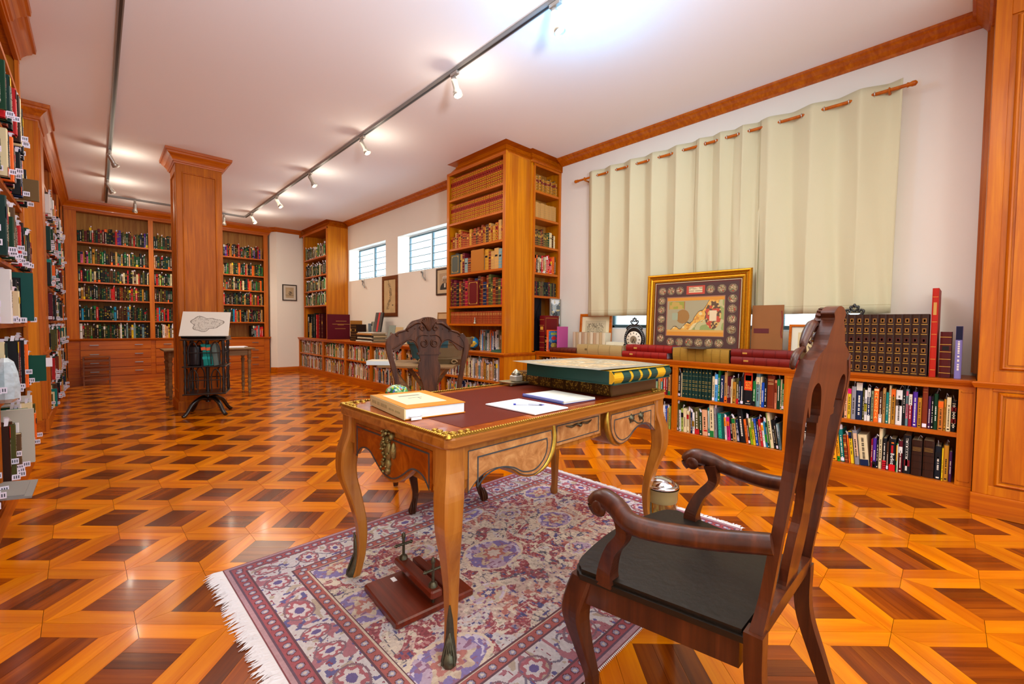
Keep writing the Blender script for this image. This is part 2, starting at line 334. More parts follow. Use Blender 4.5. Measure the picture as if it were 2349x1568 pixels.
# ------------------------------------------------------------------ windows
M_GLASS = bpy.data.materials.new('window_glass'); M_GLASS.use_nodes = True
_nt = M_GLASS.node_tree; _b = _nt.nodes['Principled BSDF']; _b.inputs['Transmission Weight'].default_value = 1; _b.inputs['Roughness'].default_value = .25; _b.inputs['IOR'].default_value = 1.1; _b.inputs['Base Color'].default_value = C4('#eef8fb')
_t = _nt.nodes.new('ShaderNodeBsdfTransparent'); _t.inputs[0].default_value = (.86, .93, .97, 1); _m = _nt.nodes.new('ShaderNodeMixShader'); _m.inputs[0].default_value = .16; _nt.links.new(_t.outputs[0], _m.inputs[1]); _nt.links.new(_b.outputs[0], _m.inputs[2]); _nt.links.new(_m.outputs[0], _nt.nodes['Material Output'].inputs[0])
M_WFRAME = mat('window_frame_blue', '#6c8c9a', .5)
def awning_window(name, Y0, Y1, Z0, Z1, x, cols, rows, label, tilt=.3):
    """steel window with tilting glass slats; frame and bars in the plane x"""
    r = MB(); r.box(x, x+.03, Y0, Y1, Z0, Z0+.03); r.box(x, x+.03, Y0, Y1, Z1-.03, Z1); r.box(x, x+.03, Y0, Y0+.03, Z0, Z1); r.box(x, x+.03, Y1-.03, Y1, Z0, Z1)
    root = struct(name, r, M_WFRAME, label)
    for c in range(1, cols): y = Y0+(Y1-Y0)*c/cols; part('mullion', MB().box(x-.004, x+.03, y-.018, y+.018, Z0, Z1), M_WFRAME, root)
    ph = (Z1-Z0-.06)/rows
    for c in range(cols):
        ya = Y0+(Y1-Y0)*c/cols+.022; yb = Y0+(Y1-Y0)*(c+1)/cols-.022
        for k in range(rows):
            z = Z0+.03+k*ph; M = T(x+.012, 0, z+ph-.01) @ RY(tilt)
            p = part('pane', MB().box(-.002, .002, ya, yb, -ph+.012, 0, M=M), M_GLASS, root)
            b = MB().box(-.004, .004, ya, yb, -ph+.008, -ph+.018, M=M); part('slat_rail', b, M_WFRAME, root)
    return root
awning_window('window_1', 8.08, 9.66, 2.19, 2.88, XF+.16, 2, 5, 'small high window with tilted glass slats, left of the tall narrow map')
awning_window('window_2', 5.85, 7.44, 2.19, 2.88, XF+.16, 2, 5, 'small high window with tilted glass slats beside the tall pier bookcase')
awning_window('window_3', .62, 3.22, 1.2, 2.98, XW+.14, 4, 4, 'wide window behind the hanging curtains, a pale blue strip showing below them', tilt=.05)
part('window_sill', B(XW-.001, XW+.2, .62, 3.22, 1.185, 1.2), mat('sill_white', '#dfe8ee', .5), bpy.data.objects['window_3'])
# ------------------------------------------------------------------ fitted bookcases
CR = lambda z: [(0, z-.17), (.012, z-.17), (.016, z-.155), (.028, z-.15), (.03, z-.135), (.036, z-.12), (.06, z-.085), (.085, z-.06), (.092, z-.04), (.108, z-.036), (.112, z), (0, z)]
def case(label, loc, rz, Wd, D, z0, z1, bays, shelves, st=.06, plinth=.13, name='bookcase', rail=.05, crown=None, back=True, ends=(1, 1), wv=None, panelled=False, frieze=True, group=None, backmat=None, notop=False):
    """local frame: x along the front, front face at y = 0, back at y = D"""
    wv = wv or W_V; o = thing(name, label, 'bookcase', loc, rz, group)
    if ends[0]: part('side_panel', B(.0015, .03, .023, D-.001, z0+.001, z1-.001), W_Y, o)
    if ends[1]: part('side_panel', B(Wd-.03, Wd-.0015, .023, D-.001, z0+.001, z1-.001), W_Y, o)
    if back: part('back_panel', B(.002, Wd-.002, D-.015, D, z0+.002, z1-.002), backmat or W_IN, o)
    for x0, x1 in bays['stiles']:
        b = B(x0, x1, 0, .022, z0+plinth, z1-.02)
        if panelled and x1-x0 > .045:
            i = .012; b.sweep([(0, -0), (0, -.005), (.004, -.007), (.008, -.005), (.008, 0)], [(0, 0), (0, 0)][:0] or [(0, 0), (.001, 0)])
            b = B(x0, x1, 0, .022, z0+plinth, z1-.02)
            for (a, c, e, f) in ((x0+i, x0+i+.004, z0+plinth+.03, z1-.05), (x1-i-.004, x1-i, z0+plinth+.03, z1-.05), (x0+i, x1-i, z1-.054, z1-.05), (x0+i, x1-i, z0+plinth+.03, z0+plinth+.034)): b.box(a, c, -.004, 0, e, f)
        part('stile', b, wv, o)
    for x in bays.get('div', []): part('divider', B(x-.012, x+.012, .02, D-.015, z0+plinth, z1-.02), wv, o)
    for a, b_, zs in shelves:
        for z in zs: part('shelf', B(a, b_, .006, D-.016, z-.03, z, r=.002), W_H, o)
    if plinth: part('plinth', MB().box(-.0, Wd, -.012, D, z0, z0+plinth-.014).box(0, Wd, -.004, .02, z0+plinth-.014, z0+plinth-.0015), W_H, o)
    if frieze: part('top_rail', B(0, Wd, -.002, .025, z1-rail, z1-.001), W_H, o)
    if not notop: part('top_panel', B(.003, Wd-.003, .026, D-.002, z1-.025, z1-.003), wv, o)
    return o
def run_books(*a, **k): RUNS.append((a, k))
RUNS = []
A90 = -PI/2
CTOP = [(0, -.046), (.004, -.046), (.008, -.036), (.016, -.034), (.022, -.022), (.026, -.018), (.028, -.004), (.024, 0), (0, 0)]
# --- low bookcase under the curtains
st = [(0, .05), (.88, .965), (1.92, 1.975), (2.925, 3.0), (3.97, 4.05)]
rc = case('low bookcase along the right wall under the curtains, two rows of books', (4.265, 4.0, 0), A90, 4.05, .47, 0, .845, {'stiles': st, 'div': [.92, 1.948, 2.96]},
          [(.03, .92, [.505]), (.93, 1.945, [.505]), (1.95, 2.955, [.505]), (2.965, 4.0, [.505]), (.01, 4.04, [.15])], plinth=.15, rail=.035, panelled=True)
ct = MB().sweep([(o-.001, z+.875) for o, z in CTOP], [(0, 0), (4.05, 0)]).box(0, 4.05, 0, .48, .845, .875)
part('countertop', ct, W_H, rc)
# --- low bookcase along the far right wall
FX, FY, FW = 3.69, 11.69, 7.675
fd = [.04]+[11.69-y for y in (10.08, 8.86, 7.70, 6.52, 5.35)]
st = [(0, .05)]+[(x-.035, x+.035) for x in fd[1:]]+[(FW-.08, FW)]
fsh = []
for a, b in zip(fd, fd[1:]+[FW-.04]): fsh += [(a, b, [.49])]
fc = case('long low bookcase along the far right wall, packed with tagged paperbacks', (FX, FY, 0), A90, FW, .5, 0, .832, {'stiles': st, 'div': fd[1:]}, fsh+[(.01, FW-.01, [.14])], plinth=.14, rail=.03)
part('countertop', MB().sweep([(o-.001, z+.862) for o, z in CTOP], [(0, .5), (0, 0), (FW, 0), (FW, .6)]).box(0, FW, 0, .505, .832, .862), W_H, fc)
# --- tall pier bookcase, open to the left
PX, PY = 3.70, 5.27
PZ = [1.235, 1.48, 1.94, 2.30, 2.66, 3.0]
pc = case('tall pier bookcase reaching the ceiling, gilt leather sets behind its open left face', (PX, PY, .862), A90, 1.25, .49, 0, CEIL-.8625-.14, {'stiles': [(0, .05), (1.2, 1.25)]},
          [(.03, 1.22, [z-.862 for z in PZ])], plinth=0, rail=.04, ends=(1, 0))
part('end_panel', MB().box(1.221, 1.2485, .0235, .5, 0.001, 2.50).box(1.25, 1.255, .0, .03, 0, 2.52).box(1.25, 1.255, .44, .5, 0, 2.52), W_Y, pc)
PP = [(PX+.5, PY-.0), (PX, PY), (PX, 4.02), (4.14, 4.02), (4.14, 3.985), (XW-.001, 3.985)]
mb = MB(); loc = Matrix.Rotation(PI/2, 4, 'Z') @ T(-PX, -PY, -.862)
PPl = [tuple((loc @ Vector((x, y, 0)))[:2]) for x, y in PP]
part('crown', MB().sweep([(-o, z-.862) for o, z in CR(CEIL-.001)], PPl), W_H, pc)
part('end_panel', MB().box(FW, FW+.008, .0, .04, .13, .815).box(FW, FW+.008, .49, .57, .13, .815).box(FW-.02, FW, .5, .57, 0, .815).box(FW, FW+.012, -.012, .57, 0, .13), W_Y, fc)
# --- narrow shelf unit facing the desk, between the pier and the white wall
sc = case('narrow open shelf unit between the pier bookcase and the white wall', (4.19, 4.005, .876), 0, XW-4.19-.001, .27, 0, CEIL-.876-.15, {'stiles': [(0, .035), (.515, XW-4.19-.001)]},
          [(.03, .53, [z-.876 for z in (1.62, 1.93, 2.29, 2.66, 3.01)])], plinth=0, rail=.05, st=.04)
# --- far narrow bookcase at the end of the right wall
NX = 3.72
nc = case('narrow tall bookcase at the far end of the right wall, open to the left', (NX, 11.4, .863), A90, 1.52, .479, 0, CEIL-.863-.14, {'stiles': [(0, .05), (1.47, 1.52)]},
          [(.03, 1.5, [z-.863 for z in (1.639, 1.988, 2.335, 2.748)])], plinth=0, rail=.05)
l2 = Matrix.Rotation(PI/2, 4, 'Z') @ T(-NX, -11.4, -.863)
part('crown', MB().sweep([(-o, z-.863) for o, z in CR(CEIL-.001)], [tuple((l2 @ Vector((x, y, 0)))[:2]) for x, y in [(NX, 11.69), (NX, 9.88), (XF-.001, 9.88)]]), W_H, nc)
# --- back wall: three bays above drawers
BY = 11.83
BZ = [.875, 1.235, 1.64, 1.985, 2.34, 2.75]
BX0 = -.42
bst = [(0, .17), (1.225, 1.305), (2.3, 2.38), (3.37, 3.45)]
bc = case('wall-wide bookcase on the far wall with three bays of dark bound books above drawers', (BX0, BY, .877), 0, 3.47, .4, 0, CEIL-.877-.14, {'stiles': bst, 'div': [1.265, 2.34]},
          [(.1, 1.26, [z-.877 for z in BZ[1:]]), (1.27, 2.335, [z-.877 for z in BZ[1:]]), (2.345, 3.45, [z-.877 for z in BZ[1:]])], plinth=0, rail=.06)
part('crown', MB().sweep([(o, z-.877) for o, z in CR(CEIL-.001)], [(3.47, .02), (3.47, 0), (0, 0)][::-1]), W_H, bc)
dc = thing('drawer_cabinet', 'long low drawer cabinet with metal handles under the far wall bookcase', 'cabinet', (BX0, BY, 0))
part('carcass', MB().box(0, 3.475, -.005, .4, .12, .845).box(0, 3.475, -.02, .4, 0, .12), W_H, dc)
part('countertop', MB().sweep([(o, z+.876) for o, z in CTOP], [(0, -.02), (3.475, -.02), (3.475, .4)]).box(0, 3.475, -.02, .4, .845, .876), W_H, dc)
for (a, b) in ((.17, 1.235), (1.3, 2.305), (2.38, 3.36)):
    for z, h in ((.655, .175), (.475, .17), (.305, .16), (.135, .16)):
        d = part('drawer', MB().bbox(a+.005, b-.005, -.022, -.004, z, z+h-.006, .004), W_H, dc)
        for hx in (a+.2, b-.2):
            part('handle', MB().bbox(hx-.065, hx+.065, -.045, -.032, z+h*.52-.006, z+h*.52+.008, .002).box(hx-.06, hx-.05, -.034, -.02, z+h*.52-.004, z+h*.52+.004).box(hx+.05, hx+.06, -.034, -.02, z+h*.52-.004, z+h*.52+.004), M_STEEL, d)
# --- left wall: far unit
LX = -.43
L2Z = [.15, .5, .86, 1.22, 1.65, 2.07, 2.5, 2.9]
lc2 = case('tall fitted bookcase on the left wall beyond the gap, crammed with tagged books', (LX, 6.97, 0), PI/2, 4.85, .46, 0, CEIL-.14, {'stiles': [(0, .16), (.52, .6), (2.1, 2.18), (3.6, 3.68), (4.6, 4.85)], 'div': [2.14, 3.64]},
           [(.55, 2.13, L2Z), (2.15, 3.63, L2Z), (3.65, 4.75, L2Z)], plinth=.14, rail=.06)
part('pilaster', MB().box(-.004, .6, -.012, .024, .142, CEIL-.17).box(.03, .035, -.02, -.01, .2, .8).box(.5, .505, -.02, -.01, .2, .8).box(.03, .035, -.02, -.01, .95, 3.3).box(.12, .125, -.02, -.01, .95, 3.3).box(-.01, .61, -.03, 0, .85, .875).box(-.012, .612, -.025, 0, 0, .14), W_V, lc2)
part('crown', MB().sweep([(o, z) for o, z in CR(CEIL-.001)], [(0, .46), (0, 0), (.55, 0), (.55, .02), (4.86, .02)]), W_H, lc2)
# --- left wall: near unit beside the camera
L1Z = [.25, .73, 1.2, 1.61, 2.13, 2.5, 3.06]
lc1 = case('tall fitted bookcase on the left wall nearest the viewer, books jutting out', (LX+.01, 1.6, 0), PI/2, 3.85, .46, 0, CEIL-.14, {'stiles': [(0, .06), (2.24, 2.3), (3.78, 3.85)], 'div': [2.27]},
           [(.03, 2.26, L1Z), (2.28, 3.82, L1Z)], plinth=.14, rail=.06)
part('crown', MB().sweep([(o, z) for o, z in CR(CEIL-.001)], [(-.02, .0), (3.2, 0), (3.2, .02), (3.86, .02), (3.86, .46)]), W_H, lc1)
# --- panelled pier at the right edge
rp = thing('panelled_pier', 'full-height orange wood panelled pier at the right edge of the view', 'panelling', (4.2, -.0535, 0), A90)
part('carcass', B(0, 1.6, .012, .54, .0, CEIL-.0015), W_V, rp)
for (a, b, z0, z1) in ((0, .07, .14, CEIL-.15), (1.3, 1.6, .14, CEIL-.15), (.07, 1.3, .14, .2), (.07, 1.3, .82, .95), (.07, 1.3, 3.2, 3.37)): part('frame_board', MB().bbox(a, b, 0, .013, z0, z1, .002), W_V, rp)
def bead(a, b, z0, z1, y=-.006):
    m = MB(); P = [(a, z0), (b, z0), (b, z1), (a, z1)]; m.tf = lambda p: (p.x, y+p.z, p.y)
    m.sweep([(-.004, .014), (0, -.003), (.008, -.005), (.014, .002), (.02, .014)], P, closed=True); m.tf = None; return m
for z0, z1 in ((.225, .795), (.98, 3.17)): part('raised_panel', bead(.115, 1.25, z0, z1).box(.13, 1.235, .003, .013, z0+.015, z1-.015), W_V, rp)
part('dado_rail', MB().sweep([(-.001, .84), (.012, .84), (.02, .855), (.026, .87), (.02, .878), (-.001, .88)], [(0, .02), (0, 0), (1.6, 0)]), W_H, rp)
part('plinth', B(-.008, 1.6, -.018, .012, 0, .14, r=.003), W_H, rp)
part('crown', MB().sweep([(o, z) for o, z in CR(CEIL-.001)], [(0, .54), (0, 0), (1.6, 0)]), W_H, rp)
part('scribe_trim', MB().box(-.03, 0, .508, .545, .9, CEIL-.12).box(-.018, 0, .40, .43, .9, CEIL-.15), W_V, rp)
# --- column
CX0, CX1, CY0, CY1 = .81, 1.315, 7.42, 7.95
co = thing('column', 'square wood-clad column with a flared capital standing free in the room', 'column', (CX0, CY0, 0))
cw, cd = CX1-CX0, CY1-CY0
part('shaft', B(0, cw, 0, cd, 0, CEIL-.002), W_COL, co)
for (w_, M) in ((cw, Matrix.Identity(4)), (cd, T(0, cd, 0) @ RZ(-PI/2)), (cw, T(cw, cd, 0) @ RZ(PI)), (cd, T(cw, 0, 0) @ RZ(PI/2))):
    b = MB(); b.tf = M; p = .065
    b.box(0, p, -.012, 0, .14, CEIL-.15); b.box(w_-p, w_, -.012, 0, .14, CEIL-.15); b.box(p, w_-p, -.012, 0, CEIL-.28, CEIL-.15); b.box(p, w_-p, -.012, 0, .14, .26)
    part('casing', b, W_COL, co); b = bead(p+.005, w_-p-.005, .265, CEIL-.285, -.014); b.v = [tuple(M @ Vector(v)) for v in b.v]; part('panel_moulding', b, W_COL, co)
sq = [(-.012, -.012), (cw+.012, -.012), (cw+.012, cd+.012), (-.012, cd+.012)]
part('capital', MB().sweep(CR(CEIL-.001), sq, closed=True), W_H, co)
part('base', MB().sweep([(0, 0), (.018, 0), (.018, .115), (.008, .13), (0, .14)], sq, closed=True), W_COL, co)
R_ROWS=[
 ("U1",0.505,[(1.062,0.041,0.158,'blue'),(1.108,0.046,0.189,'orange'),(1.156,0.048,0.201,'amber'),(1.209,0.034,0.188,'white'),(1.245,0.047,0.175,'slate'),(1.297,0.043,0.204,'tan'),(1.342,0.073,0.184,'white'),(1.417,0.045,0.214,'teal'),(1.464,0.043,0.185,'cream'),(1.509,0.044,0.222,'red'),(1.554,0.043,0.21,'tan'),(1.599,0.042,0.205,'navy'),(1.643,0.033,0.201,'tan'),(1.677,0.04,0.228,'white'),(1.718,0.024,0.215,'green'),(1.744,0.027,0.225,'tan'),(1.772,0.025,0.22,'teal'),(1.799,0.033,0.273,'red'),(1.835,0.019,0.248,'wine'),(1.856,0.026,0.216,'tan')]),
 ("L1",0.15,[(1.423,0.047,0.238,'cream'),(1.471,0.035,0.252,'red'),(1.508,0.043,0.233,'white'),(1.553,0.034,0.254,'black'),(1.589,0.035,0.267,'cream'),(1.627,0.017,0.303,'orange'),(1.646,0.017,0.282,'black'),(1.665,0.03,0.317,'amber'),(1.697,0.027,0.213,'navy'),(1.725,0.029,0.229,'white'),(1.757,0.044,0.243,'wine'),(1.804,0.024,0.244,'white'),(1.83,0.021,0.24,'blue'),(1.852,0.015,0.223,'tan'),(1.868,0.022,0.241,'lime')]),
 ("U2",0.505,[(1.965,0.03,0.252,'black'),(1.995,0.01,0.246,'cream'),(2.005,0.033,0.301,'bottle'),(2.039,0.033,0.301,'bottle'),(2.073,0.032,0.301,'bottle'),(2.106,0.032,0.302,'bottle'),(2.139,0.031,0.302,'bottle'),(2.172,0.03,0.303,'bottle'),(2.204,0.03,0.303,'bottle'),(2.236,0.03,0.303,'bottle'),(2.267,0.03,0.304,'bottle'),(2.303,0.028,0.241,'cream'),(2.331,0.028,0.265,'sky'),(2.359,0.019,0.328,'green'),(2.378,0.042,0.259,'navy'),(2.42,0.027,0.294,'tan'),(2.447,0.016,0.254,'wine'),(2.463,0.017,0.252,'wine'),(2.48,0.012,0.232,'cream'),(2.492,0.032,0.206,'ochre'),(2.524,0.023,0.244,'olive'),(2.547,0.014,0.218,'navy'),(2.561,0.029,0.261,'black'),(2.591,0.076,0.31,'AMERICANA'),(2.668,0.025,0.231,'green'),(2.693,0.033,0.331,'slate'),(2.726,0.013,0.276,'cream'),(2.739,0.023,0.224,'blue'),(2.762,0.02,0.263,'black'),(2.783,0.06,0.296,'rust'),(2.844,0.017,0.258,'coral'),(2.861,0.026,0.269,'dkgreen'),(2.887,0.013,0.268,'cream'),(2.9,0.021,0.231,'green')]),
 ("L2",0.15,[(1.963,0.019,0.292,'olive'),(1.982,0.024,0.219,'white'),(2.006,0.027,0.238,'lime'),(2.033,0.034,0.243,'cream'),(2.067,0.025,0.224,'cream'),(2.092,0.015,0.212,'tan'),(2.107,0.016,0.215,'navy'),(2.123,0.024,0.214,'white'),(2.147,0.051,0.268,'olive'),(2.198,0.026,0.229,'dkgreen'),(2.224,0.055,0.257,'peach'),(2.279,0.02,0.285,'teal'),(2.299,0.042,0.314,'cream'),(2.341,0.022,0.294,'grey'),(2.375,0.063,0.245,'ESPERA'),(2.44,0.018,0.216,'white'),(2.46,0.03,0.22,'magenta'),(2.491,0.022,0.239,'black'),(2.513,0.034,0.219,'tan'),(2.548,0.023,0.213,'navy'),(2.573,0.051,0.316,'black'),(2.626,0.021,0.226,'orange'),(2.647,0.018,0.243,'brown'),(2.667,0.02,0.239,'lime'),(2.687,0.021,0.216,'yellow'),(2.71,0.02,0.246,'blue'),(2.731,0.02,0.22,'brown'),(2.752,0.017,0.246,'red'),(2.77,0.019,0.216,'white'),(2.791,0.016,0.233,'cyan'),(2.808,0.014,0.222,'dkgreen'),(2.823,0.032,0.318,'cream'),(2.857,0.016,0.257,'black'),(2.874,0.018,0.26,'black'),(2.893,0.023,0.231,'slate')]),
 ("U3",0.505,[(2.993,0.03,0.299,'cream'),(3.025,0.025,0.239,'cyan'),(3.051,0.017,0.249,'orange'),(3.069,0.016,0.251,'white'),(3.088,0.039,0.239,'navy'),(3.127,0.026,0.219,'cream'),(3.153,0.038,0.253,'grey'),(3.192,0.024,0.218,'blue'),(3.217,0.024,0.252,'black'),(3.242,0.03,0.262,'tan'),(3.273,0.029,0.228,'cream'),(3.303,0.01,0.238,'white'),(3.314,0.021,0.232,'black'),(3.338,0.02,0.249,'peach'),(3.358,0.023,0.241,'yellow'),(3.383,0.028,0.262,'grey'),(3.412,0.039,0.295,'navy'),(3.452,0.01,0.254,'olive'),(3.464,0.016,0.241,'white'),(3.481,0.019,0.262,'navy'),(3.502,0.017,0.239,'sage'),(3.52,0.029,0.259,'BANDO'),(3.55,0.019,0.237,'brown'),(3.57,0.019,0.268,'tan'),(3.591,0.015,0.238,'teal'),(3.607,0.011,0.293,'cream'),(3.619,0.026,0.27,'ochre'),(3.647,0.037,0.264,'white'),(3.685,0.014,0.335,'black'),(3.7,0.017,0.275,'slate'),(3.718,0.019,0.24,'crimson'),(3.739,0.026,0.26,'purple'),(3.766,0.023,0.219,'ochre'),(3.79,0.03,0.33,'rust'),(3.821,0.015,0.236,'plum'),(3.837,0.013,0.238,'black'),(3.851,0.02,0.26,'dkgreen'),(3.872,0.029,0.21,'orange2'),(3.902,0.012,0.226,'ochre'),(3.915,0.023,0.242,'cream'),(3.939,0.026,0.219,'black')]),
 ("L3",0.15,[(3.01,0.03,0.235,'brown'),(3.044,0.023,0.224,'cream'),(3.068,0.026,0.237,'black'),(3.095,0.02,0.249,'blue'),(3.116,0.023,0.214,'orange'),(3.141,0.03,0.211,'rust'),(3.173,0.021,0.255,'navy'),(3.195,0.031,0.252,'white'),(3.228,0.042,0.236,'white'),(3.273,0.035,0.206,'amber'),(3.309,0.02,0.286,'amber'),(3.33,0.027,0.261,'teal'),(3.358,0.022,0.221,'rust'),(3.382,0.01,0.225,'orange'),(3.393,0.024,0.257,'yellow'),(3.42,0.031,0.27,'grey'),(3.453,0.06,0.243,'cream'),(3.514,0.011,0.221,'crimson'),(3.526,0.02,0.232,'purple'),(3.547,0.011,0.214,'black'),(3.559,0.021,0.313,'cream'),(3.582,0.023,0.243,'black'),(3.606,0.012,0.218,'brown'),(3.62,0.039,0.245,'BERLIOZ'),(3.661,0.012,0.216,'green'),(3.674,0.022,0.24,'wine'),(3.697,0.046,0.288,'black'),(3.745,0.059,0.265,'leather'),(3.806,0.061,0.271,'leather'),(3.868,0.034,0.241,'ink'),(3.903,0.008,0.232,'yellow'),(3.912,0.026,0.256,'ochre'),(3.939,0.016,0.215,'plum')]),
]
# ------------------------------------------------------------------ books
PAL = dict(black='#16161a', ink='#141a24', navy='#152347', blue='#1c4fb8', sky='#4a9fe0', cyan='#1f8fc0', teal='#127a74', green='#1f7a3a', dkgreen='#0f3a22', bottle='#12332e', olive='#4c4a22',
           lime='#a9bf5a', yellow='#e8c21e', amber='#e79a12', orange='#e8641a', orange2='#c8742c', coral='#d8805c', peach='#dba27a', tan='#b98a4e', ochre='#b47b22', cream='#dccba0', white='#e6e2e0',
           grey='#908c94', slate='#6f8f96', sage='#7d8a6c', red='#c01f24', crimson='#9a1430', wine='#5a1220', magenta='#d01070', pink='#cc5a8a', purple='#4a2690', plum='#48204e', rust='#7a2c12', brown='#4a2a1a', leather='#33190e',
           gilt='#8c2c08', redgilt='#8c2a14', mottle='#5e452c')
PN = dict(black='black', ink='blue-black', navy='navy blue', blue='blue', sky='sky blue', cyan='cyan', teal='teal', green='green', dkgreen='dark green', bottle='bottle green', olive='olive', lime='lime green', yellow='yellow',
          amber='amber', orange='orange', orange2='burnt orange', coral='coral', peach='peach', tan='tan', ochre='ochre', cream='cream', white='white', grey='grey', slate='slate blue', sage='sage green', red='red', crimson='crimson',
          wine='wine red', magenta='magenta', pink='pink', purple='purple', plum='plum', rust='rust brown', brown='brown', leather='dark leather', gilt='gilt tan', redgilt='gilt red', mottle='mottled brown')
GOLD = lin('#d8a640'); PGE = lin('#d6c59a'); TAGC = lin('#ece4f4')
def jit(c, r, a=.12): k = 1+r.uniform(-a, a); return tuple(min(1, x*k) for x in c)
def decor(r, t, h, style, colname):
    """marks on the spine: (x0, x1, z0, z1, colour)"""
    if style == 'none': return []
    o = []; dark = sum(lin(PAL.get(colname, '#444444'))) < .6; ink = lin('#e8e0d0') if dark else lin('#2a2018'); a, b = t*.2, t*.8
    if style == 'set':       # gilt panels with a red label
        for k in range(5): z = h*(.04+k*.19); o += [(t*.12, t*.88, z+h*.01, z+h*.155, lin('#c47e0a') if k not in (3,) else lin('#8e1c12')), (t*.36, t*.64, z+h*.05, z+h*.11, lin('#5c3010') if k != 3 else GOLD)]
    elif style == 'gset':
        for k in range(6): z = h*(.03+k*.16); o += [(t*.14, t*.86, z, z+.003, GOLD), (t*.25, t*.75, z+h*.03, z+h*.1, lin('#8a5a24') if k not in (3,) else lin('#4a1a10')), (t*.38, t*.62, z+h*.045, z+h*.085, GOLD)]
    elif style == 'dark':    # dark tooled bindings with yellow-green marks
        g = r.choice([lin('#a8a030'), lin('#7c8434'), lin('#c0a23a'), lin('#5a6c3c')])
        for k in range(r.randint(3, 6)): z = h*r.uniform(.08, .92); o.append((t*.15, t*.85, z, z+h*r.choice([.01, .02, .05]), g))
        if r.random() < .3: o.append((t*.15, t*.85, h*.62, h*.76, r.choice([lin('#6a1512'), lin('#8a7a2a'), lin('#1c1410')])))
    elif style == 'bands':
        for k in (.1, .24, .4, .56, .72, .88): o.append((0, t, h*k, h*k+.003, GOLD))
        o.append((a, b, h*.6, h*.69, GOLD if r.random() < .5 else lin('#1a1210')))
    elif style == 'redset':
        for k in (.08, .2, .34, .48, .62, .9): o.append((t*.1, t*.9, h*k, h*k+.0025, GOLD))
        o.append((t*.25, t*.75, h*.7, h*.84, lin('#c09048')))
    else:
        if t > .02 and r.random() < .45:
            c2 = lin(PAL[r.choice(['white', 'red', 'navy', 'yellow', 'black', 'green', 'cream', 'orange'])]); z = r.choice([0, .62, .78]); o.append((t*.02, t*.98, h*z, h*(z+.2), c2))
        z = h*r.uniform(.12, .3); z1 = h*r.uniform(.6, .9); n = 0
        while z < z1 and n < 16:
            l = h*r.uniform(.02, .045); o.append((t*.36, t*.64, z, z+l, ink)); z += l+h*(.012 if r.random() < .8 else .04); n += 1
        if r.random() < .5: o.append((t*.25, t*.75, h*.04, h*.08, ink))
    return o
def book_geo(mb, t, h, d, c, dec, M, full=True, tagged=0, topslip=False, r=rnd):
    """spine at y = 0, thickness along x"""
    old = mb.tf; mb.tf = M; cd = tuple(x*.8 for x in c)
    e = min(.004, t*.2); sp = [(0, e), (t*.22, .0), (t*.78, .0), (t, e)]
    if full:
        mb.prism(sp+[(t, e+.004), (0, e+.004)], 0, h, col=c, axis='z')
        mb.box(0, .0025, e+.004, d, 0, h, c); mb.box(t-.0025, t, e+.004, d, 0, h, c)
        mb.box(.0025, t-.0025, e+.004, d-.004, .003, h-.004, PGE)
    else:
        mb.add([(x, y, z) for z in (0, h) for x, y in sp+[(t, d), (0, d)]], [(0, 1, 7, 6), (1, 2, 8, 7), (2, 3, 9, 8), (3, 4, 10, 9), (5, 0, 6, 11), (4, 5, 11, 10)], c)
        mb.add([(x, y, h-.003) for x, y in sp+[(t, d), (0, d)]], [(0, 1, 2, 3, 4, 5)], PGE)
    for x0, x1, z0, z1, cc in dec: mb.quad((x0, -.0006, z0), (x1, -.0006, z0), (x1, -.0006, z1), (x0, -.0006, z1), cc)
    if tagged: q = min(t*.9, .022); mb.quad((t/2-q/2, -.0012, .008), (t/2+q/2, -.0012, .008), (t/2+q/2, -.0012, .034), (t/2-q/2, -.0012, .034), TAGC)
    if tagged == 2:
        z = h*r.choice([.02, .06, .3]); y = .002; mb.quad((t*.5, -y, z), (t*.5, -.036, z), (t*.5, -.036, z+.034), (t*.5, -y, z+.034), TAGC)
        for q in range(3): mb.quad((t*.5-.0006, -.008-q*.009, z+.008), (t*.5-.0006, -.013-q*.009, z+.008), (t*.5-.0006, -.013-q*.009, z+.026), (t*.5-.0006, -.008-q*.009, z+.026), lin('#5a5a66'))
    if topslip and t > .008:
        x = t*r.uniform(.2, .5); k = r.uniform(.026, .045); s = r.uniform(-.012, .015); y = r.uniform(.0, .03)
        mb.add([(x, y, h-.01), (x+.016, y+.004, h-.01), (x+.016+s, y-.002, h+k*.8), (x+s, y-.006, h+k*.8)], [(0, 1, 2, 3)], TAGC)
        mb.add([(x, y, h-.01), (x+.001, y+.014, h-.01), (x+s, y-.006, h+k), (x+s+.002, y+.012, h+k)], [(0, 1, 3, 2)], TAGC)
        mb.add([(x+s, y-.006, h+k), (x+s+.002, y+.012, h+k), (x+s*1.5+.006, y+.002, h+k*.7), (x+s*1.5+.004, y-.016, h+k*.7)], [(0, 1, 2, 3)], tuple(q*.93 for q in TAGC))
    mb.tf = old
BOOKS = []
def addbook(frame, x, y, z, t, h, d, colname, style, shelf, idx, n, lean=0, tagged=0, slip=False, special=None, col=None, xd=None):
    M = frame @ T(x, y, z) @ (RY(lean) if lean else Matrix.Identity(4))
    c = M @ Vector((t/2, 0, h/2)); pr = project(c)
    if not pr: return
    u, v, zz = pr
    if u < -60 or u > 2400 or v < -80 or v > 1640: return
    c1 = project(M @ Vector((0, 0, 0))); c2 = project(M @ Vector((t, 0, h)))
    area = abs((c2[0]-c1[0])*(c2[1]-c1[1])) if c1 and c2 else 1
    if special: area = 1e9
    BOOKS.append(dict(M=M, t=t, h=h, d=d, c=colname, style=style, shelf=shelf, i=idx, n=n, area=area, tagged=tagged, slip=slip, special=special, lean=lean, xd=xd, col=col or jit(lin(PAL.get(colname, '#222222')), rnd)))
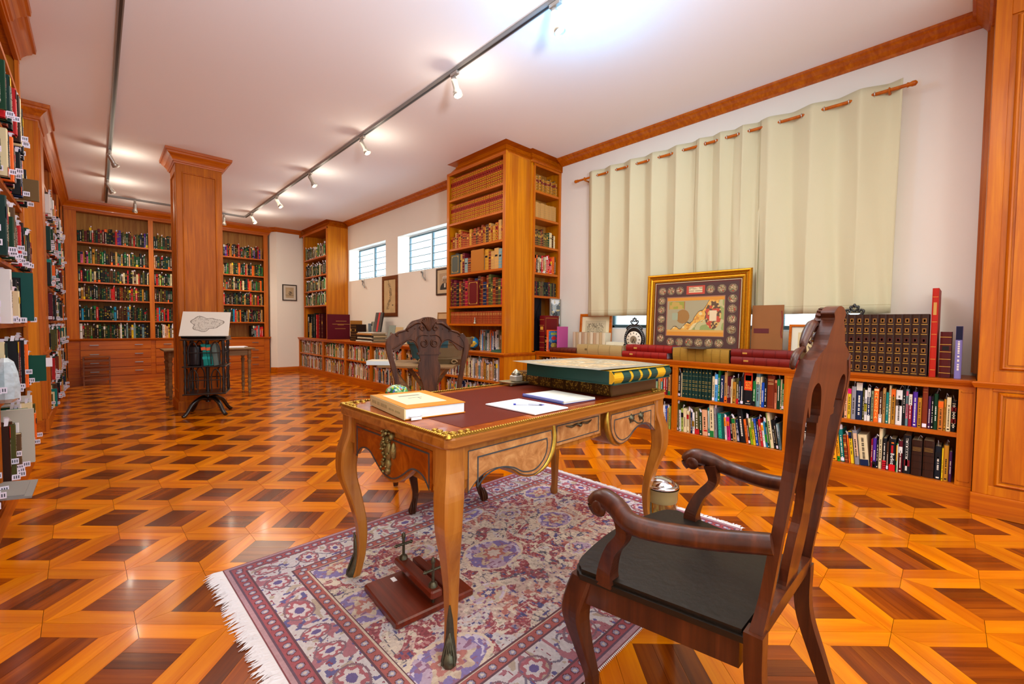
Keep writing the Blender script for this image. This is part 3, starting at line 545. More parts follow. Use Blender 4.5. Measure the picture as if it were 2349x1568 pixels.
def frame_of(loc, rz): return T(*loc) @ RZ(rz)
def runb(frame, x0, x1, z, shelf, hr, tr, pal, style, dr=(.16, .22), y=.035, yj=.01, tags=.0, slips=.0, gap=0, lean=0, same=False, prot=0):
    r = random.Random(hash((round(x0, 3), round(z, 3), len(shelf))) & 0xffff); r.seed(int(x0*1000)+int(z*777)+len(shelf)*13); L = []; x = x0+.004
    t0 = r.uniform(*tr); h0 = r.uniform(*hr); c0 = r.choice(pal)
    while True:
        t = t0 if same else r.uniform(*tr); h = h0 if same else r.uniform(*hr); c = c0 if same else r.choice(pal)
        if x+t > x1-.004: break
        L.append((x, t, h, c)); x += t+.0006
        if gap and r.random() < gap: x += r.uniform(.01, .05)
    for i, (x, t, h, c) in enumerate(L):
        st = style if isinstance(style, str) else r.choice(style)
        addbook(frame, x, y-(r.uniform(0, prot) if prot else 0)+r.uniform(0, yj), z, t, h, r.uniform(*dr), c, st, shelf, i, len(L), lean=lean*(i/len(L)) if lean else 0, tagged=(2 if 'left case' in shelf else 1)*(r.random() < tags), slip=r.random() < slips)
FR = frame_of((4.265, 4.0, 0), A90)
ROWNAME = dict(U1='upper shelf, second bay under the curtains', L1='lower shelf, second bay under the curtains', U2='upper shelf, third bay under the curtains', L2='lower shelf, third bay under the curtains',
               U3='upper shelf, rightmost bay by the pier', L3='lower shelf, rightmost bay by the pier')
XD = {('U3', 14): [(0, 1, .83, 1, '#d4106a')], ('U3', 16): [(0, 1, .79, 1, '#d8d2c8')], ('U3', 18): [(0, 1, .3, .56, '#a89a20'), (0, 1, .54, .57, '#10241c')], ('U3', 19): [(0, 1, .72, 1, '#dcd8d0'), (0, 1, 0, .17, '#e0dcd4')],
      ('U3', 22): [(0, 1, 0, .27, '#e2dcd0')], ('U3', 27): [(0, 1, .55, .73, '#4a3c34'), (.5, .9, .56, .72, '#a08858')], ('U3', 29): [(.15, .85, .2, .6, '#c86a78'), (.15, .85, .82, .95, '#d05a70')], ('U3', 30): [(0, 1, .66, 1, '#d8cfc0')],
      ('U3', 40): [(0, 1, .66, .8, '#6a1012'), (0, 1, .28, .42, '#6a1012')]+[(.15, .85, q, q+.02, '#c8b890') for q in (.18, .26, .44, .52, .62, .83, .9)], ('U3', 33): [(.1, .9, q, q+.006, '#c88a40') for q in (.02, .8, .86, .97)], ('U3', 0): [(0, .4, 0, 1, '#a8b858')],
      ('L2', 7): [(0, 1, .34, .6, '#a8781c')], ('L2', 15): [(0, 1, .6, 1, '#e8800c')], ('L2', 10): [(.3, .95, .17, .23, '#c01820')], ('L2', 23): [(0, 1, .66, 1, '#e0d49c'), (0, 1, .0, .66, '#86b41c')], ('L2', 24): [(0, 1, .66, 1, '#6a8424')], ('L2', 26): [(.1, 1, 0, .36, '#a07058')],
      ('L2', 28): [(0, 1, .68, .92, '#f0a010')], ('L2', 29): [(0, 1, .2, .5, '#2ab030')], ('L2', 31): [(.0, .3, 0, 1, '#7a9a50')], ('L2', 33): [(.3, .7, .2, .7, '#8a7a58')], ('L2', 34): [(.1, .5, .45, .95, '#b8c4c8')], ('L2', 11): [(.2, .8, .3, .9, '#c8e0dc')], ('L2', 19): [(.1, .9, .05, .5, '#b8b0c0'), (.2, .8, .3, .4, '#2a1a80')],
      ('L3', 10): [(0, 1, 0, .14, '#1c8a2c'), (.3, .7, .05, .09, '#d8d840')], ('L3', 15): [(.2, 1, .25, .92, '#d8b090')], ('L3', 17): [(0, 1, .2, .36, '#c81420')], ('L3', 18): [(0, 1, 0, .22, '#141214'), (.3, .7, .04, .12, '#d8d4cc')], ('L3', 21): [(0, 1, 0, .3, '#d02030')]+[(0, 1, q, q+.02, '#e8d8d0') for q in (.04, .1, .16, .22)], ('L3', 24): [(.55, 1, 0, 1, '#d8d4c8'), (0, .55, .4, .95, '#e0a020')],
      ('L3', 27): [(.1, .9, q, q+.008, '#a07a3c') for q in (.7, .73, .76, .79)]+[(0, 1, q, q+.012, '#1c0e08') for q in (.2, .4, .58, .68, .84)], ('L3', 28): [(.1, .9, q, q+.008, '#a07a3c') for q in (.7, .73, .76, .79)]+[(0, 1, q, q+.012, '#1c0e08') for q in (.2, .4, .58, .68, .84)],
      ('L3', 26): [(.35, .6, .08, .92, '#d8d4cc'), (.2, .9, .2, .36, '#7a1420')], ('U2', 30): [(0, 1, .56, .9, '#7c2a10')], ('U2', 29): [(.12, .88, q, q+.014, '#cfae70') for q in (.72, .76, .83, .87)]+[(.12, .88, .05, .056, '#a06030')], ('U2', 14): [(.3, .55, .15, .75, '#b8b8c8'), (.3, .6, .82, .87, '#e0e0e0')]}
for i in range(2, 11): XD[('U2', i)] = [(.12, .88, q, q+.012, '#b89a4c') for q in (.27, .32, .40, .45, .53, .58)]+[(.1, .9, .74, .755, '#6a6a40'), (.3, .7, .86, .9, '#a08c48'), (.38, .62, .1, .14, '#9a8a50')]
for nm, zb, lst in R_ROWS:
    seen = 0
    for i, (x, t, h, c) in enumerate(lst):
        sp = c if c.isupper() else None
        lean = 0
        if nm == 'L2': lean = -.03 if i < 8 else (-.05-.10*min(1, max(0, (i-12)/10)))
        if nm == 'L3' and 8 <= i <= 16: lean = -.1
        base = dict(AMERICANA='black', ESPERA='teal', BANDO='orange', BERLIOZ='black').get(c, c)
        tt = t*.94; st = 'bands' if c in ('bottle', 'leather', 'rust') else 'plain'
        if lean: tt = t*.9
        addbook(FR, x-.0, .036+.004*(i % 3), zb+.0005+(tt*math.sin(-lean) if lean < 0 else 0)*0, tt, h*.985, .19, base, st, ROWNAME[nm], i, len(lst), lean=lean, tagged=(i*7 % 11 == 0), slip=(i*5 % 9 < 4) if c != 'bottle' else (i == 3), special=sp, xd=XD.get((nm, i)))
        if (nm, i) == ('L2', 16) and BOOKS: BOOKS[-1]['word'] = 'KOAT'
MIX = ['cream', 'white', 'red', 'navy', 'tan', 'teal', 'black', 'green', 'ochre', 'white', 'wine', 'blue', 'peach', 'brown', 'yellow', 'grey', 'cream', 'tan']
runb(FR, .06, .9, .505, 'upper shelf, first bay under the curtains', (.2, .3), (.016, .04), MIX, 'plain', slips=.6)
runb(FR, .06, .9, .15, 'lower shelf, first bay under the curtains', (.2, .28), (.016, .04), MIX, 'plain', slips=.6)
runb(FR, .98, 1.4, .15, 'lower shelf, second bay, left part', (.2, .28), (.016, .04), MIX, 'plain', slips=.6)
OLDP = ['tan', 'cream', 'rust', 'cream', 'brown', 'ochre', 'wine', 'tan', 'white', 'white', 'navy', 'green', 'peach', 'olive', 'sage', 'black', 'rust', 'coral', 'red', 'cream', 'brown', 'tan', 'mottle']
NEWP = ['cream', 'peach', 'tan', 'white', 'grey', 'slate', 'coral', 'cream', 'navy', 'black', 'ochre', 'white', 'green', 'wine', 'peach']
FF = frame_of((FX, FY, 0), A90); BN = ['leftmost', 'second', 'third', 'fourth', 'fifth', 'rightmost']
for k, (a, b) in enumerate(zip(fd, fd[1:]+[FW-.08])):
    for z, nm in ((.49, 'upper'), (.14, 'lower')):
        runb(FF, a+.04, b-.04, z, '%s shelf, %s bay of far low bookcase' % (nm, BN[k]), (.2, .295), (.012, .042) if k else (.014, .03), NEWP if k in (3, 5) else OLDP, 'plain', tags=.16, slips=.85, y=.04)
# tall pier
FP = frame_of((PX, PY, 0), A90)
for z, nm, hr, tr, pal, st, same in ((3.0, 'top shelf', (.30, .301), (.043, .0431), ['gilt'], 'set', 1), (2.66, 'second shelf', (.26, .261), (.038, .0381), ['gilt'], 'set', 1),
        (2.30, 'third shelf', (.17, .26), (.02, .06), ['gilt', 'tan', 'gilt', 'brown', 'ochre', 'rust'], ['bands', 'set', 'bands'], 0), (1.94, 'fourth shelf', (.2, .3), (.03, .09), ['wine', 'brown', 'black', 'tan', 'slate', 'rust', 'ochre'], 'bands', 0),
        (1.48, 'fifth shelf', (.30, .40), (.03, .07), ['wine', 'rust', 'navy', 'redgilt', 'brown', 'black', 'olive', 'crimson'], 'bands', 0), (1.235, 'sixth shelf', (.165, .166), (.034, .0341), ['redgilt'], 'redset', 1)):
    runb(FP, .05, 1.2, z, '%s of the tall pier bookcase' % nm, hr, tr, pal, st, same=bool(same), dr=(.2, .26), y=.03, yj=.004)
for (nm, x, w_, h, z, c) in (('grey-green cover edged in gold, left on the fourth shelf of the pier', .10, .19, .27, 1.94, '#4c5048'), ('big plain tan book, cover outward, fourth shelf of the pier', .56, .26, .285, 1.94, '#a8641a'), ('deep red tooled cover facing outward, fifth shelf of the pier', .50, .22, .335, 1.48, '#600c10')):
    m = MB(); cc = lin(c); m.box(0, w_, .006, .026, 0, h, cc).box(.002, w_-.001, .009, .023, .002, h+.0005, PGE)
    if 'tan' not in nm:
        for (a, b, e, f) in ((.018, w_-.018, .02, .024), (.018, w_-.018, h-.024, h-.02), (.018, .022, .02, h-.02), (w_-.022, w_-.018, .02, h-.02)): m.quad((a, .0052, e), (b, .0052, e), (b, .0052, f), (a, .0052, f), GOLD)
        for (a, e) in ((.022, .024), (w_-.04, .024), (.022, h-.042), (w_-.04, h-.042)): m.quad((a, .0050, e), (a+.018, .0050, e), (a+.018, .0050, e+.018), (a, .0050, e+.018), lin('#a87a30'))
    o = part('book', m, M_BOOK); o.matrix_world = FP @ T(x, 0, z+.0005); tag(o, nm, 'book')
runb(FP, .5, 1.1, .863, 'open foot of the tall pier bookcase', (.23, .29), (.012, .03), ['white', 'sky', 'slate', 'navy', 'white', 'sage', 'cream', 'orange'], 'plain', y=.2)
FS = frame_of((4.19, 4.005, 0), 0)
for z, nm, pal, st, hr in ((3.01, 'top', ['mottle', 'tan', 'mottle'], 'set', (.18, .22)), (2.66, 'second', ['tan'], 'redset', (.2, .21)), (2.29, 'third', ['mottle', 'brown', 'rust', 'cream', 'olive', 'dkgreen'], 'bands', (.17, .24)),
        (1.93, 'fourth', ['cream', 'tan', 'red', 'brown', 'leather', 'orange', 'mottle'], 'plain', (.15, .26)), (1.62, 'fifth', ['black', 'olive', 'wine', 'mottle', 'black'], 'dark', (.18, .2))):
    runb(FS, .036, .515, z, '%s shelf, narrow unit beside the pier' % nm, hr, (.02, .038), pal, st, dr=(.14, .18), y=.03, yj=.004)
FN = frame_of((NX, 11.4, 0), A90)
for z, nm in ((2.748, 'top'), (2.335, 'second'), (1.988, 'third'), (1.639, 'bottom')):
    runb(FN, .06, 1.47, z, '%s shelf of the narrow far bookcase' % nm, (.2, .3), (.03, .06), ['black', 'dkgreen', 'brown', 'olive', 'mottle', 'black', 'sage', 'cream', 'green'], ['dark', 'plain', 'plain'], tags=.3, slips=.9, y=.03)
FB = frame_of((BX0, BY, 0), 0)
DK = ['black', 'dkgreen', 'bottle', 'black', 'olive', 'brown', 'black', 'dkgreen', 'leather', 'black', 'bottle']
ROWP = [(2.75, 'top', DK+['wine', 'red', 'olive', 'purple'], (.2, .3)), (2.34, 'second', DK+['peach', 'tan', 'ochre', 'pink', 'green'], (.2, .29)), (1.985, 'third', DK+['brown', 'red', 'green', 'cream', 'lime'], (.2, .27)),
        (1.64, 'fourth', DK+['red', 'brown', 'rust', 'ochre'], (.22, .28)), (1.235, 'fifth', DK+['wine', 'red', 'cyan', 'brown'], (.22, .3)), (.877, 'sixth', DK+['slate', 'peach', 'yellow', 'white'], (.24, .3))]
for (a, b, nm) in ((.17, 1.225, 'left bay'), (1.305, 2.3, 'middle bay'), (2.38, 3.37, 'right bay')):
    for z, rn, pal, hr in ROWP:
        if nm == 'right bay' and z > 1.2: pal = pal+['tan', 'ochre', 'orange', 'red']
        if nm == 'right bay' and rn == 'sixth': runb(FB, a, a+.3, z, 'sixth row of the far wall, %s' % nm, (.2, .22), (.03, .04), ['cream', 'tan', 'yellow'], 'plain'); runb(FB, b-.28, b, z, 'bottom row of the far wall, %s end' % nm, (.22, .28), (.03, .04), ['red', 'black', 'red', 'slate'], 'plain'); continue
        if nm == 'middle bay': b2 = b-.35
        else: b2 = b
        runb(FB, a, b2, z, '%s row of the far wall, %s' % (rn, nm), hr, (.02, .038), pal, ['dark', 'dark', 'plain'], slips=.25, y=.03, yj=.012)
# left wall
FL2 = frame_of((LX, 6.97, 0), PI/2); LM = ['black', 'dkgreen', 'tan', 'cream', 'brown', 'orange', 'teal', 'navy', 'white', 'wine', 'black', 'olive', 'leather', 'rust', 'black', 'bottle', 'red', 'mottle']
LN = ['lowest', 'second lowest', 'third lowest', 'fourth lowest', 'fourth highest', 'third highest', 'second highest', 'highest']
for k, z in enumerate(L2Z):
    hm = (L2Z+[3.3])[k+1]-z-.05
    for (a, b, nm) in ((.6, 2.1, 'near bay'), (2.18, 3.6, 'far bay')):
        if k == 7: continue
        runb(FL2, a, b, z, '%s shelf, far left case, %s' % (LN[k], nm), (hm*.55, min(.34, hm*.95)), (.02, .06), LM, 'plain', tags=.5, slips=.6, y=.03, prot=.085, yj=.0, dr=(.2, .26))
FL1 = frame_of((LX+.01, 1.6, 0), PI/2); LN1 = ['lowest', 'second', 'third', 'fourth', 'fifth', 'sixth', 'highest']
for k, z in enumerate(L1Z[:-1]):
    hm = (L1Z+[3.36])[k+1]-z-.05
    for a, b, nm in ((.9, 2.2, 'nearest bay'), (2.32, 3.74, 'end bay')):
        runb(FL1, a, b, z, '%s shelf, near left case, %s' % (LN1[k], nm), (hm*.5, min(.36, hm*.95)), (.02, .055), LM, 'plain', tags=.5, slips=.5, y=.03, prot=.08 if nm == 'end bay' else .05, yj=.0, dr=(.2, .28))
ORD = ['zeroth', 'first', 'second', 'third', 'fourth', 'fifth', 'sixth', 'seventh', 'eighth', 'ninth', 'tenth', 'eleventh', 'twelfth', 'thirteenth', 'fourteenth', 'fifteenth', 'sixteenth', 'seventeenth', 'eighteenth', 'nineteenth', 'twentieth']+['twenty-'+q for q in ('first', 'second', 'third', 'fourth', 'fifth', 'sixth', 'seventh', 'eighth', 'ninth')]+['thirtieth']+['thirty-'+q for q in ('first', 'second', 'third', 'fourth', 'fifth', 'sixth', 'seventh', 'eighth', 'ninth')]
def ordn(i, n, side=('left', 'right')):
    return '%s from %s' % (ORD[i+1], side[0]) if i < n/2 else ('%s from %s' % (ORD[n-i], side[1]) if n-i > 1 else 'last on the %s' % side[1])
def build_books(N):
    BOOKS.sort(key=lambda e: -e['area']); cnt = 0
    mb = MB(); bx = 0
    for b in BOOKS:
        r = random.Random(b['i']*31+int(b['h']*1000)); dec = decor(r, b['t'], b['h'], b['style'], b['c']) if not b['special'] else []
        if b['xd']: dec = [(b['t']*q[0], b['t']*q[1], b['h']*q[2], b['h']*q[3], lin(q[4])) for q in b['xd']]+[e for e in dec if e[1]-e[0] < b['t']*.4]
        if cnt < N:
            m1 = MB(); book_geo(m1, b['t'], b['h'], b['d'], b['col'], dec, None, True, b['tagged'], False, r)
            o = part('book', m1, M_BOOK); o.matrix_world = b['M']; cnt += 1
            side = ('left', 'right') if 'left case' not in b['shelf'] else ('near end', 'far end')
            tag(o, '%s book, %s, %s' % (PN.get(b['c'], b['c']), ordn(b['i'], b['n'], side), b['shelf']), 'book', 'books, '+b['shelf'])
            if b['special']: special_book(b, o)
            if b.get('word'): spine_text(o, b['word'], .024, '#f0e0e8', b['t']*.45, b['h']*.84, -PI/2, .0003)
            if b['slip']:
                m2 = MB(); t, h = b['t'], b['h']; x = t*r.uniform(.3, .6); k = r.uniform(.03, .045); s = r.uniform(-.01, .016); y = r.uniform(.008, .03)
                m2.add([(x, y, h-.01), (x+.001, y+.016, h-.01), (x+s, y-.006, h+k), (x+s+.002, y+.012, h+k), (x+s*1.4+.008, y+.002, h+k*.65), (x+s*1.4+.006, y-.016, h+k*.65)], [(0, 1, 3, 2), (2, 3, 4, 5)]); part('paper_slip', m2, M_WHITETAG, o)
        else: book_geo(mb, b['t'], b['h'], b['d'], b['col'], dec, b['M'], False, b['tagged'], b['slip'], r)
    o = part('book', mb, M_BOOK); tag(o, 'hundreds of smaller and more distant books filling all the shelves', 'books', None, 'stuff')
def spine_text(o, s, size, col, x, z, rot=-PI/2, bold=.0, sx=1):
    text('lettering', s, size, col, o, T(x, -.0014, z) @ RX(PI/2) @ RZ(rot), bold=bold, sx=sx)
def special_book(b, o):
    t, h = b['t'], b['h']; q = lambda mb, x0, x1, z0, z1, c: mb.quad((x0, -.0008, z0), (x1, -.0008, z0), (x1, -.0008, z1), (x0, -.0008, z1), lin(c))
    m = MB()
    if b['special'] == 'AMERICANA':
        q(m, t*.02, t*.98, h*.45, h*.99, '#d8401c'); q(m, t*.14, t*.86, h*.74, h*.9, '#f0ead8'); q(m, t*.3, t*.6, h*.75, h*.83, '#17120f'); q(m, t*.14, t*.4, h*.75, h*.89, '#17120f'); q(m, t*.4, t*.72, h*.84, h*.87, '#17120f')
        q(m, t*.2, t*.8, h*.045, h*.055, '#e8e0d0'); q(m, t*.4, t*.7, h*.12, h*.14, '#e88850'); q(m, t*.42, t*.62, h*.1, h*.115, '#c8c8c0')
        part('cover_print', m, M_BOOK, o)
        for s, z in (('AME', .68), ('RIC', .6), ('ANA', .52)): text('lettering', s, .027, '#f09a30', o, T(t*.5, -.0016, h*z) @ RX(PI/2), bold=.0006)
        o['label'] = 'thick orange and black AMERICANA book with a portrait, third bay under the curtains'
    elif b['special'] == 'ESPERA':
        q(m, t*.66, t*.98, 0, h, '#12524e'); part('cover_print', m, M_BOOK, o); spine_text(o, 'A ESPERA DO NUNCA MAIS', .034, '#35e0a8', t*.36, h*.5, PI/2, .0004, .52)
        o['label'] = 'dark teal book lettered A ESPERA DO NUNCA MAIS, lower shelf under the curtains'
    elif b['special'] == 'BANDO':
        q(m, t*.02, t*.98, h*.94, h*.99, '#ffd9a0'); part('cover_print', m, M_BOOK, o); 
        for k, ch in enumerate('AMAZONIA'): text('lettering', ch, .026, '#ffc46a', o, T(t*.5, -.0016, h*(.84-k*.1)) @ RX(PI/2), bold=.0002)
        o['label'] = 'bright orange book with pale yellow capitals, upper shelf, rightmost bay by the pier'
    else:
        q(m, t*.02, t*.98, 0, h*.2, '#d8141c'); q(m, t*.3, t*.7, h*.86, h*.9, '#f07a20'); q(m, t*.3, t*.62, h*.56, h*.8, '#b81820'); part('cover_print', m, M_BOOK, o); spine_text(o, 'Berlioz', .03, '#f2eee8', t*.5, h*.38, -PI/2, .0003)
        o['label'] = 'black book lettered Berlioz with a red foot, lower shelf by the pier'
build_books(285)
# ------------------------------------------------------------------ rug
RX0, RX1, RY0, RY1 = .44, 2.76, .87, 2.50
rug = thing('rug', 'faded red, ivory and violet patterned rug with white fringe under the desk', 'rug', ((RX0+RX1)/2, (RY0+RY1)/2, 0), math.radians(1.5))
RW, RH = RX1-RX0, RY1-RY0
def rugc(U, V):
    du = RW/2-np.abs(U); dv = RH/2-np.abs(V); d = np.minimum(du, dv); s = np.where(du < dv, V, U)       # s runs along the border
    A = hexc; cream, ivory, red, brick, pink, blue, viol, gold = [A(x) for x in ('#d8c8b4', '#cfc8c8', '#9c4048', '#b5685c', '#c08c94', '#4a487e', '#7868a4', '#c0a06a')]
    wx = noise(U, V, 9, 1)-.5; wy = noise(U, V, 9, 2)-.5; Uw = U+wx*.1; Vw = V+wy*.1
    n1 = noise(Uw, Vw, 16, 3); n2 = noise(Uw, Vw, 30, 4); n3 = noise(U, V, 75, 5); n4 = noise(Uw, Vw, 7, 6); n5 = noise(U+.3, V, 48, 7)
    c = np.empty((len(U), 3)); c[:] = cream
    f = d > .30                                          # field: jagged burgundy palmettes on ivory with violet ovals
    ang = np.arctan2(V/.62, U/.95); rr = np.hypot(U/.95, V/.62); star = rr+.10*np.cos(ang*16)+.12*(n4-.5)
    band = np.floor(star*4.2+.5*(n1-.5)).astype(int) % 3
    c[f & (band == 0)] = red; c[f & (band == 1)] = A('#cbbaa6'); c[f & (band == 2)] = A('#c4a898'); c[f & (band == 2) & (n2 > .56)] = brick
    c[f & (n1 > .60) & (band == 0)] = ivory*.95; c[f & (n1 < .36) & (band == 1)] = A('#94424a')
    v_ = f & (np.abs(n2-.5) < .045); c[v_ & (band == 1)] = A('#5c5866'); c[v_ & (band != 1)] = A('#c9a89a')
    c[f & (n5 > .84)] = blue; c[f & (n3 > .88)] = A('#7a4a74'); c[f & (n5 < .24)] = A('#d8c8b0'); c[f & (n3 < .10) & (band == 0)] = A('#7a3038'); n6 = noise(U, V, 110, 15); c[f & (n6 > .7)] = c[f & (n6 > .7)]*.55+A('#dcccb8')*.45; c[f & (n6 < .25)] *= .82
    for (mx, my, a, b) in [(-.72, -.42, .17, .11), (-.78, .08, .15, .12), (-.74, .46, .13, .09), (.05, .48, .16, .08), (.1, -.5, .16, .08), (.72, .4, .14, .1), (.75, -.38, .15, .1), (-.1, .02, .16, .13), (.45, .05, .12, .1), (-.38, .3, .09, .07), (-.35, -.22, .09, .07), (.3, .3, .08, .06), (.28, -.26, .08, .06)]:
        e = np.hypot((U-mx)/a, (V-my)/b)+.16*(n1-.5); big = a > .1
        k = f & (e < 1); c[k] = viol if big else A('#c0b29c'); t = np.arctan2(V-my, U-mx); pet = .62+.14*np.cos(t*7)
        c[f & (np.abs(e-1) < .07)] = A('#d8c4a8'); c[k & (e < pet) & (n5 < .8)] = A('#bfa488') if big else brick; c[k & (e < pet) & (n5 > .5)] = A('#cdb89c'); c[k & (n2 > .66)] = A('#b49ab0'); c[k & (n3 > .75)] = A('#8a5a78'); c[k & (e < pet*.55)] = brick if big else blue; c[k & (e < pet*.3)] = A('#d0c0b0'); c[k & (e > .8) & (n5 > .62)] = A('#c8bccc')
    def stripe(lo, hi, bgc, fg, per, fg2):
        k = (d > lo) & (d < hi); c[k] = bgc; m = (lo+hi)/2; ph = (s % per)/per-.5; q = np.hypot(ph*per/(hi-lo)*2, (d-m)/(hi-lo)*2)
        c[k & (q < .62)] = fg; c[k & (q < .28)] = fg2; c[k & (np.abs(q-.62) < .08)] = bgc*.6
    main = (d > .085) & (d < .235); c[main] = A('#c8bfc0')
    per = .19; ph = ((s+.05*np.sin(s*9)) % per)/per-.5; m = .16; q = np.hypot(ph*per, (d-m)); qa = np.arctan2(d-m, ph*per)
    vine = np.abs((d-m)-.042*np.sin(2*PI*s/per)+.012*(n1-.5)) < .0055; c[main & vine] = A('#6c6478')
    c[main & (n2 > .68)] = A('#a8606c'); c[main & (n5 > .8)] = A('#54508c'); c[main & (n3 > .87)] = A('#8a2c40'); c[main & (n2 < .2)] = A('#ae9a84')
    c[main & (q < .05*(1+.18*np.cos(qa*6)))] = A('#a64e58'); c[main & (q < .034*(1+.2*np.cos(qa*6)))] = A('#cdc0c0'); c[main & (q < .018)] = A('#5a4a88'); c[main & (np.abs(q-.055) < .004)] = A('#7c5866')
    stripe(.03, .078, A('#a04048'), A('#8c86a8'), .045, A('#c8b4a8')); stripe(.243, .29, A('#a84e48'), A('#8a86a6'), .05, A('#cfc0b0'))
    for lo, hi, cc in ((0, .006, '#7a2c34'), (.006, .02, '#b08088'), (.02, .03, '#5c3c50'), (.078, .085, '#5a3440'), (.235, .243, '#5a3440'), (.29, .297, '#c8b49c'), (.297, .302, '#5a3038')):
        c[(d >= lo) & (d < hi)] = A(cc)
    wear = .86+.22*noise(U, V, 3, 9)+.10*(noise(U, V, 140, 10)-.5); warm = 1+.10*(noise(U, V, 1.2, 12)-.5)
    left_pale = np.clip((-U/RW+.5), 0, 1)[:, None]*.25                      # the left end is paler and greyer
    c = c*wear[:, None]; c[:, 2] *= warm; c = c*(1-left_pale)+(c.mean(1, keepdims=True)*.5+np.array([.40, .37, .40])*.9)*left_pale
    return c
M_RUG = colmat('rug_pile', .95, bump=.5, bscale=500)
part('pile', B(-RW/2, RW/2, -RH/2, RH/2, 0, .009, lin('#a89888')), M_RUG, rug)
paint('pattern', RW, RH, 560, 386, rugc, rug, T(0, 0, .0098), M_RUG)
fr = MB(); rr_ = random.Random(8)
for sd in (-1, 1):
    n = 330
    for i in range(n):
        y = -RH/2+RH*(i+.5)/n; ln = rr_.uniform(.05, .085)*(1 if sd < 0 else .75); dy = rr_.uniform(-.022, .022); x = sd*RW/2; w_ = .0034
        fr.add([(x, y-w_, .008), (x, y+w_, .008), (x+sd*ln*.5, y+w_+dy*.3, .010+rr_.uniform(0, .006)), (x+sd*ln*.5, y-w_+dy*.3, .008), (x+sd*ln, y+w_*.5+dy, .002), (x+sd*ln, y-w_*.5+dy, .003)], [(0, 3, 2, 1), (3, 5, 4, 2)])
for i in range(260):
    x = -RW/2+RW*i/260
    for sd in (-1, 1): fr.add([(x, sd*RH/2, .008), (x+.006, sd*RH/2, .008), (x+.004, sd*(RH/2+.008), .002)], [(0, 1, 2)])
tag(part('fringe', fr, mat('fringe_cotton', '#dcd6d8', .95), rug), kind='stuff')
# ------------------------------------------------------------------ desk
ZR = .0105     # top of the rug
DL, DW, DH = 1.60, .86, .83
desk = thing('writing_desk', 'walnut writing desk with cabriole legs, maroon leather top and brass rope edge', 'desk', (1.63, 1.635, ZR), math.radians(1.2))
def rrect(w, d, r, n=4):
    o = []
    for cx, cy, a0 in ((w/2-r, -d/2+r, -PI/2), (w/2-r, d/2-r, 0), (-w/2+r, d/2-r, PI/2), (-w/2+r, -d/2+r, PI)):
        for k in range(n+1): a = a0+PI/2*k/n; o.append((cx+r*math.cos(a), cy+r*math.sin(a)))
    return o
tp = MB(); tp.sweep([(-.03, DH-.046), (-.004, DH-.046), (0, DH-.04), (0, DH-.014), (-.006, DH-.004), (-.02, DH-.002)], rrect(DL, DW, .035), closed=True)
tp.prism(rrect(DL-.03, DW-.03, .025), DH-.045, DH-.003, axis='z'); part('top', tp, W_DESKX, desk)
part('veneer_band', MB().prism(rrect(DL-.05, DW-.05, .02), DH-.004, DH-.0015, axis='z'), W_BURL, desk)
part('leather_inset', MB().box(-DL/2+.13, DL/2-.13, -DW/2+.085, DW/2-.085, DH-.003, DH-.0005), M_LEATH, desk)
rp_ = rrect(DL-.012, DW-.012, .032, 5); m = MB(); tot = []
for i in range(len(rp_)):
    a = Vector(rp_[i]); b = Vector(rp_[(i+1) % len(rp_)]); L_ = (b-a).length; n = max(1, round(L_/.0125))
    for k in range(n): tot.append((a+(b-a)*k/n, (b-a).normalized()))
for p, d_ in tot:
    M = T(p.x, p.y, DH+.001) @ RZ(math.atan2(d_.y, d_.x)+.75)
    m.lathe([(.0012, -.0075), (.0045, -.004), (.0052, 0), (.0045, .004), (.0012, .0075)], 6, M=M @ RY(PI/2), cap=False)
m.sweep([(0, DH-.008), (.004, DH-.006), (.004, DH+.001), (-.003, DH+.002)], rp_, closed=True); part('rope_edging', m, M_BRASS, desk)
for sx, sy in ((-1, -1), (1, -1), (1, 1), (-1, 1)):
    m = MB(); cx, cy = sx*(DL/2-.015), sy*(DW/2-.015)
    for ax in (0, 1):
        for q in (.03, .065, .095):
            ctr = Vector((cx-(sx*q if ax == 0 else sx*.012), cy-(sy*q if ax == 1 else sy*.012), DH+.003)); rad = .015-.06*(q-.03)
            m.tube([ctr+Vector((math.cos(a)*rad*(1-a/14), math.sin(a)*rad*(1-a/14), .002)) for a in [k*.6 for k in range(15)]], .003, 5)
            m.lathe([(rad*1.1, -.004), (rad*.9, 0), (.002, .003)], 10, M=T(*ctr), cap=False)
    m.lathe([(.016, -.005), (.012, .004), (.003, .008)], 10, M=T(cx, cy, DH)); part('corner_mount', m, M_BRASS, desk)
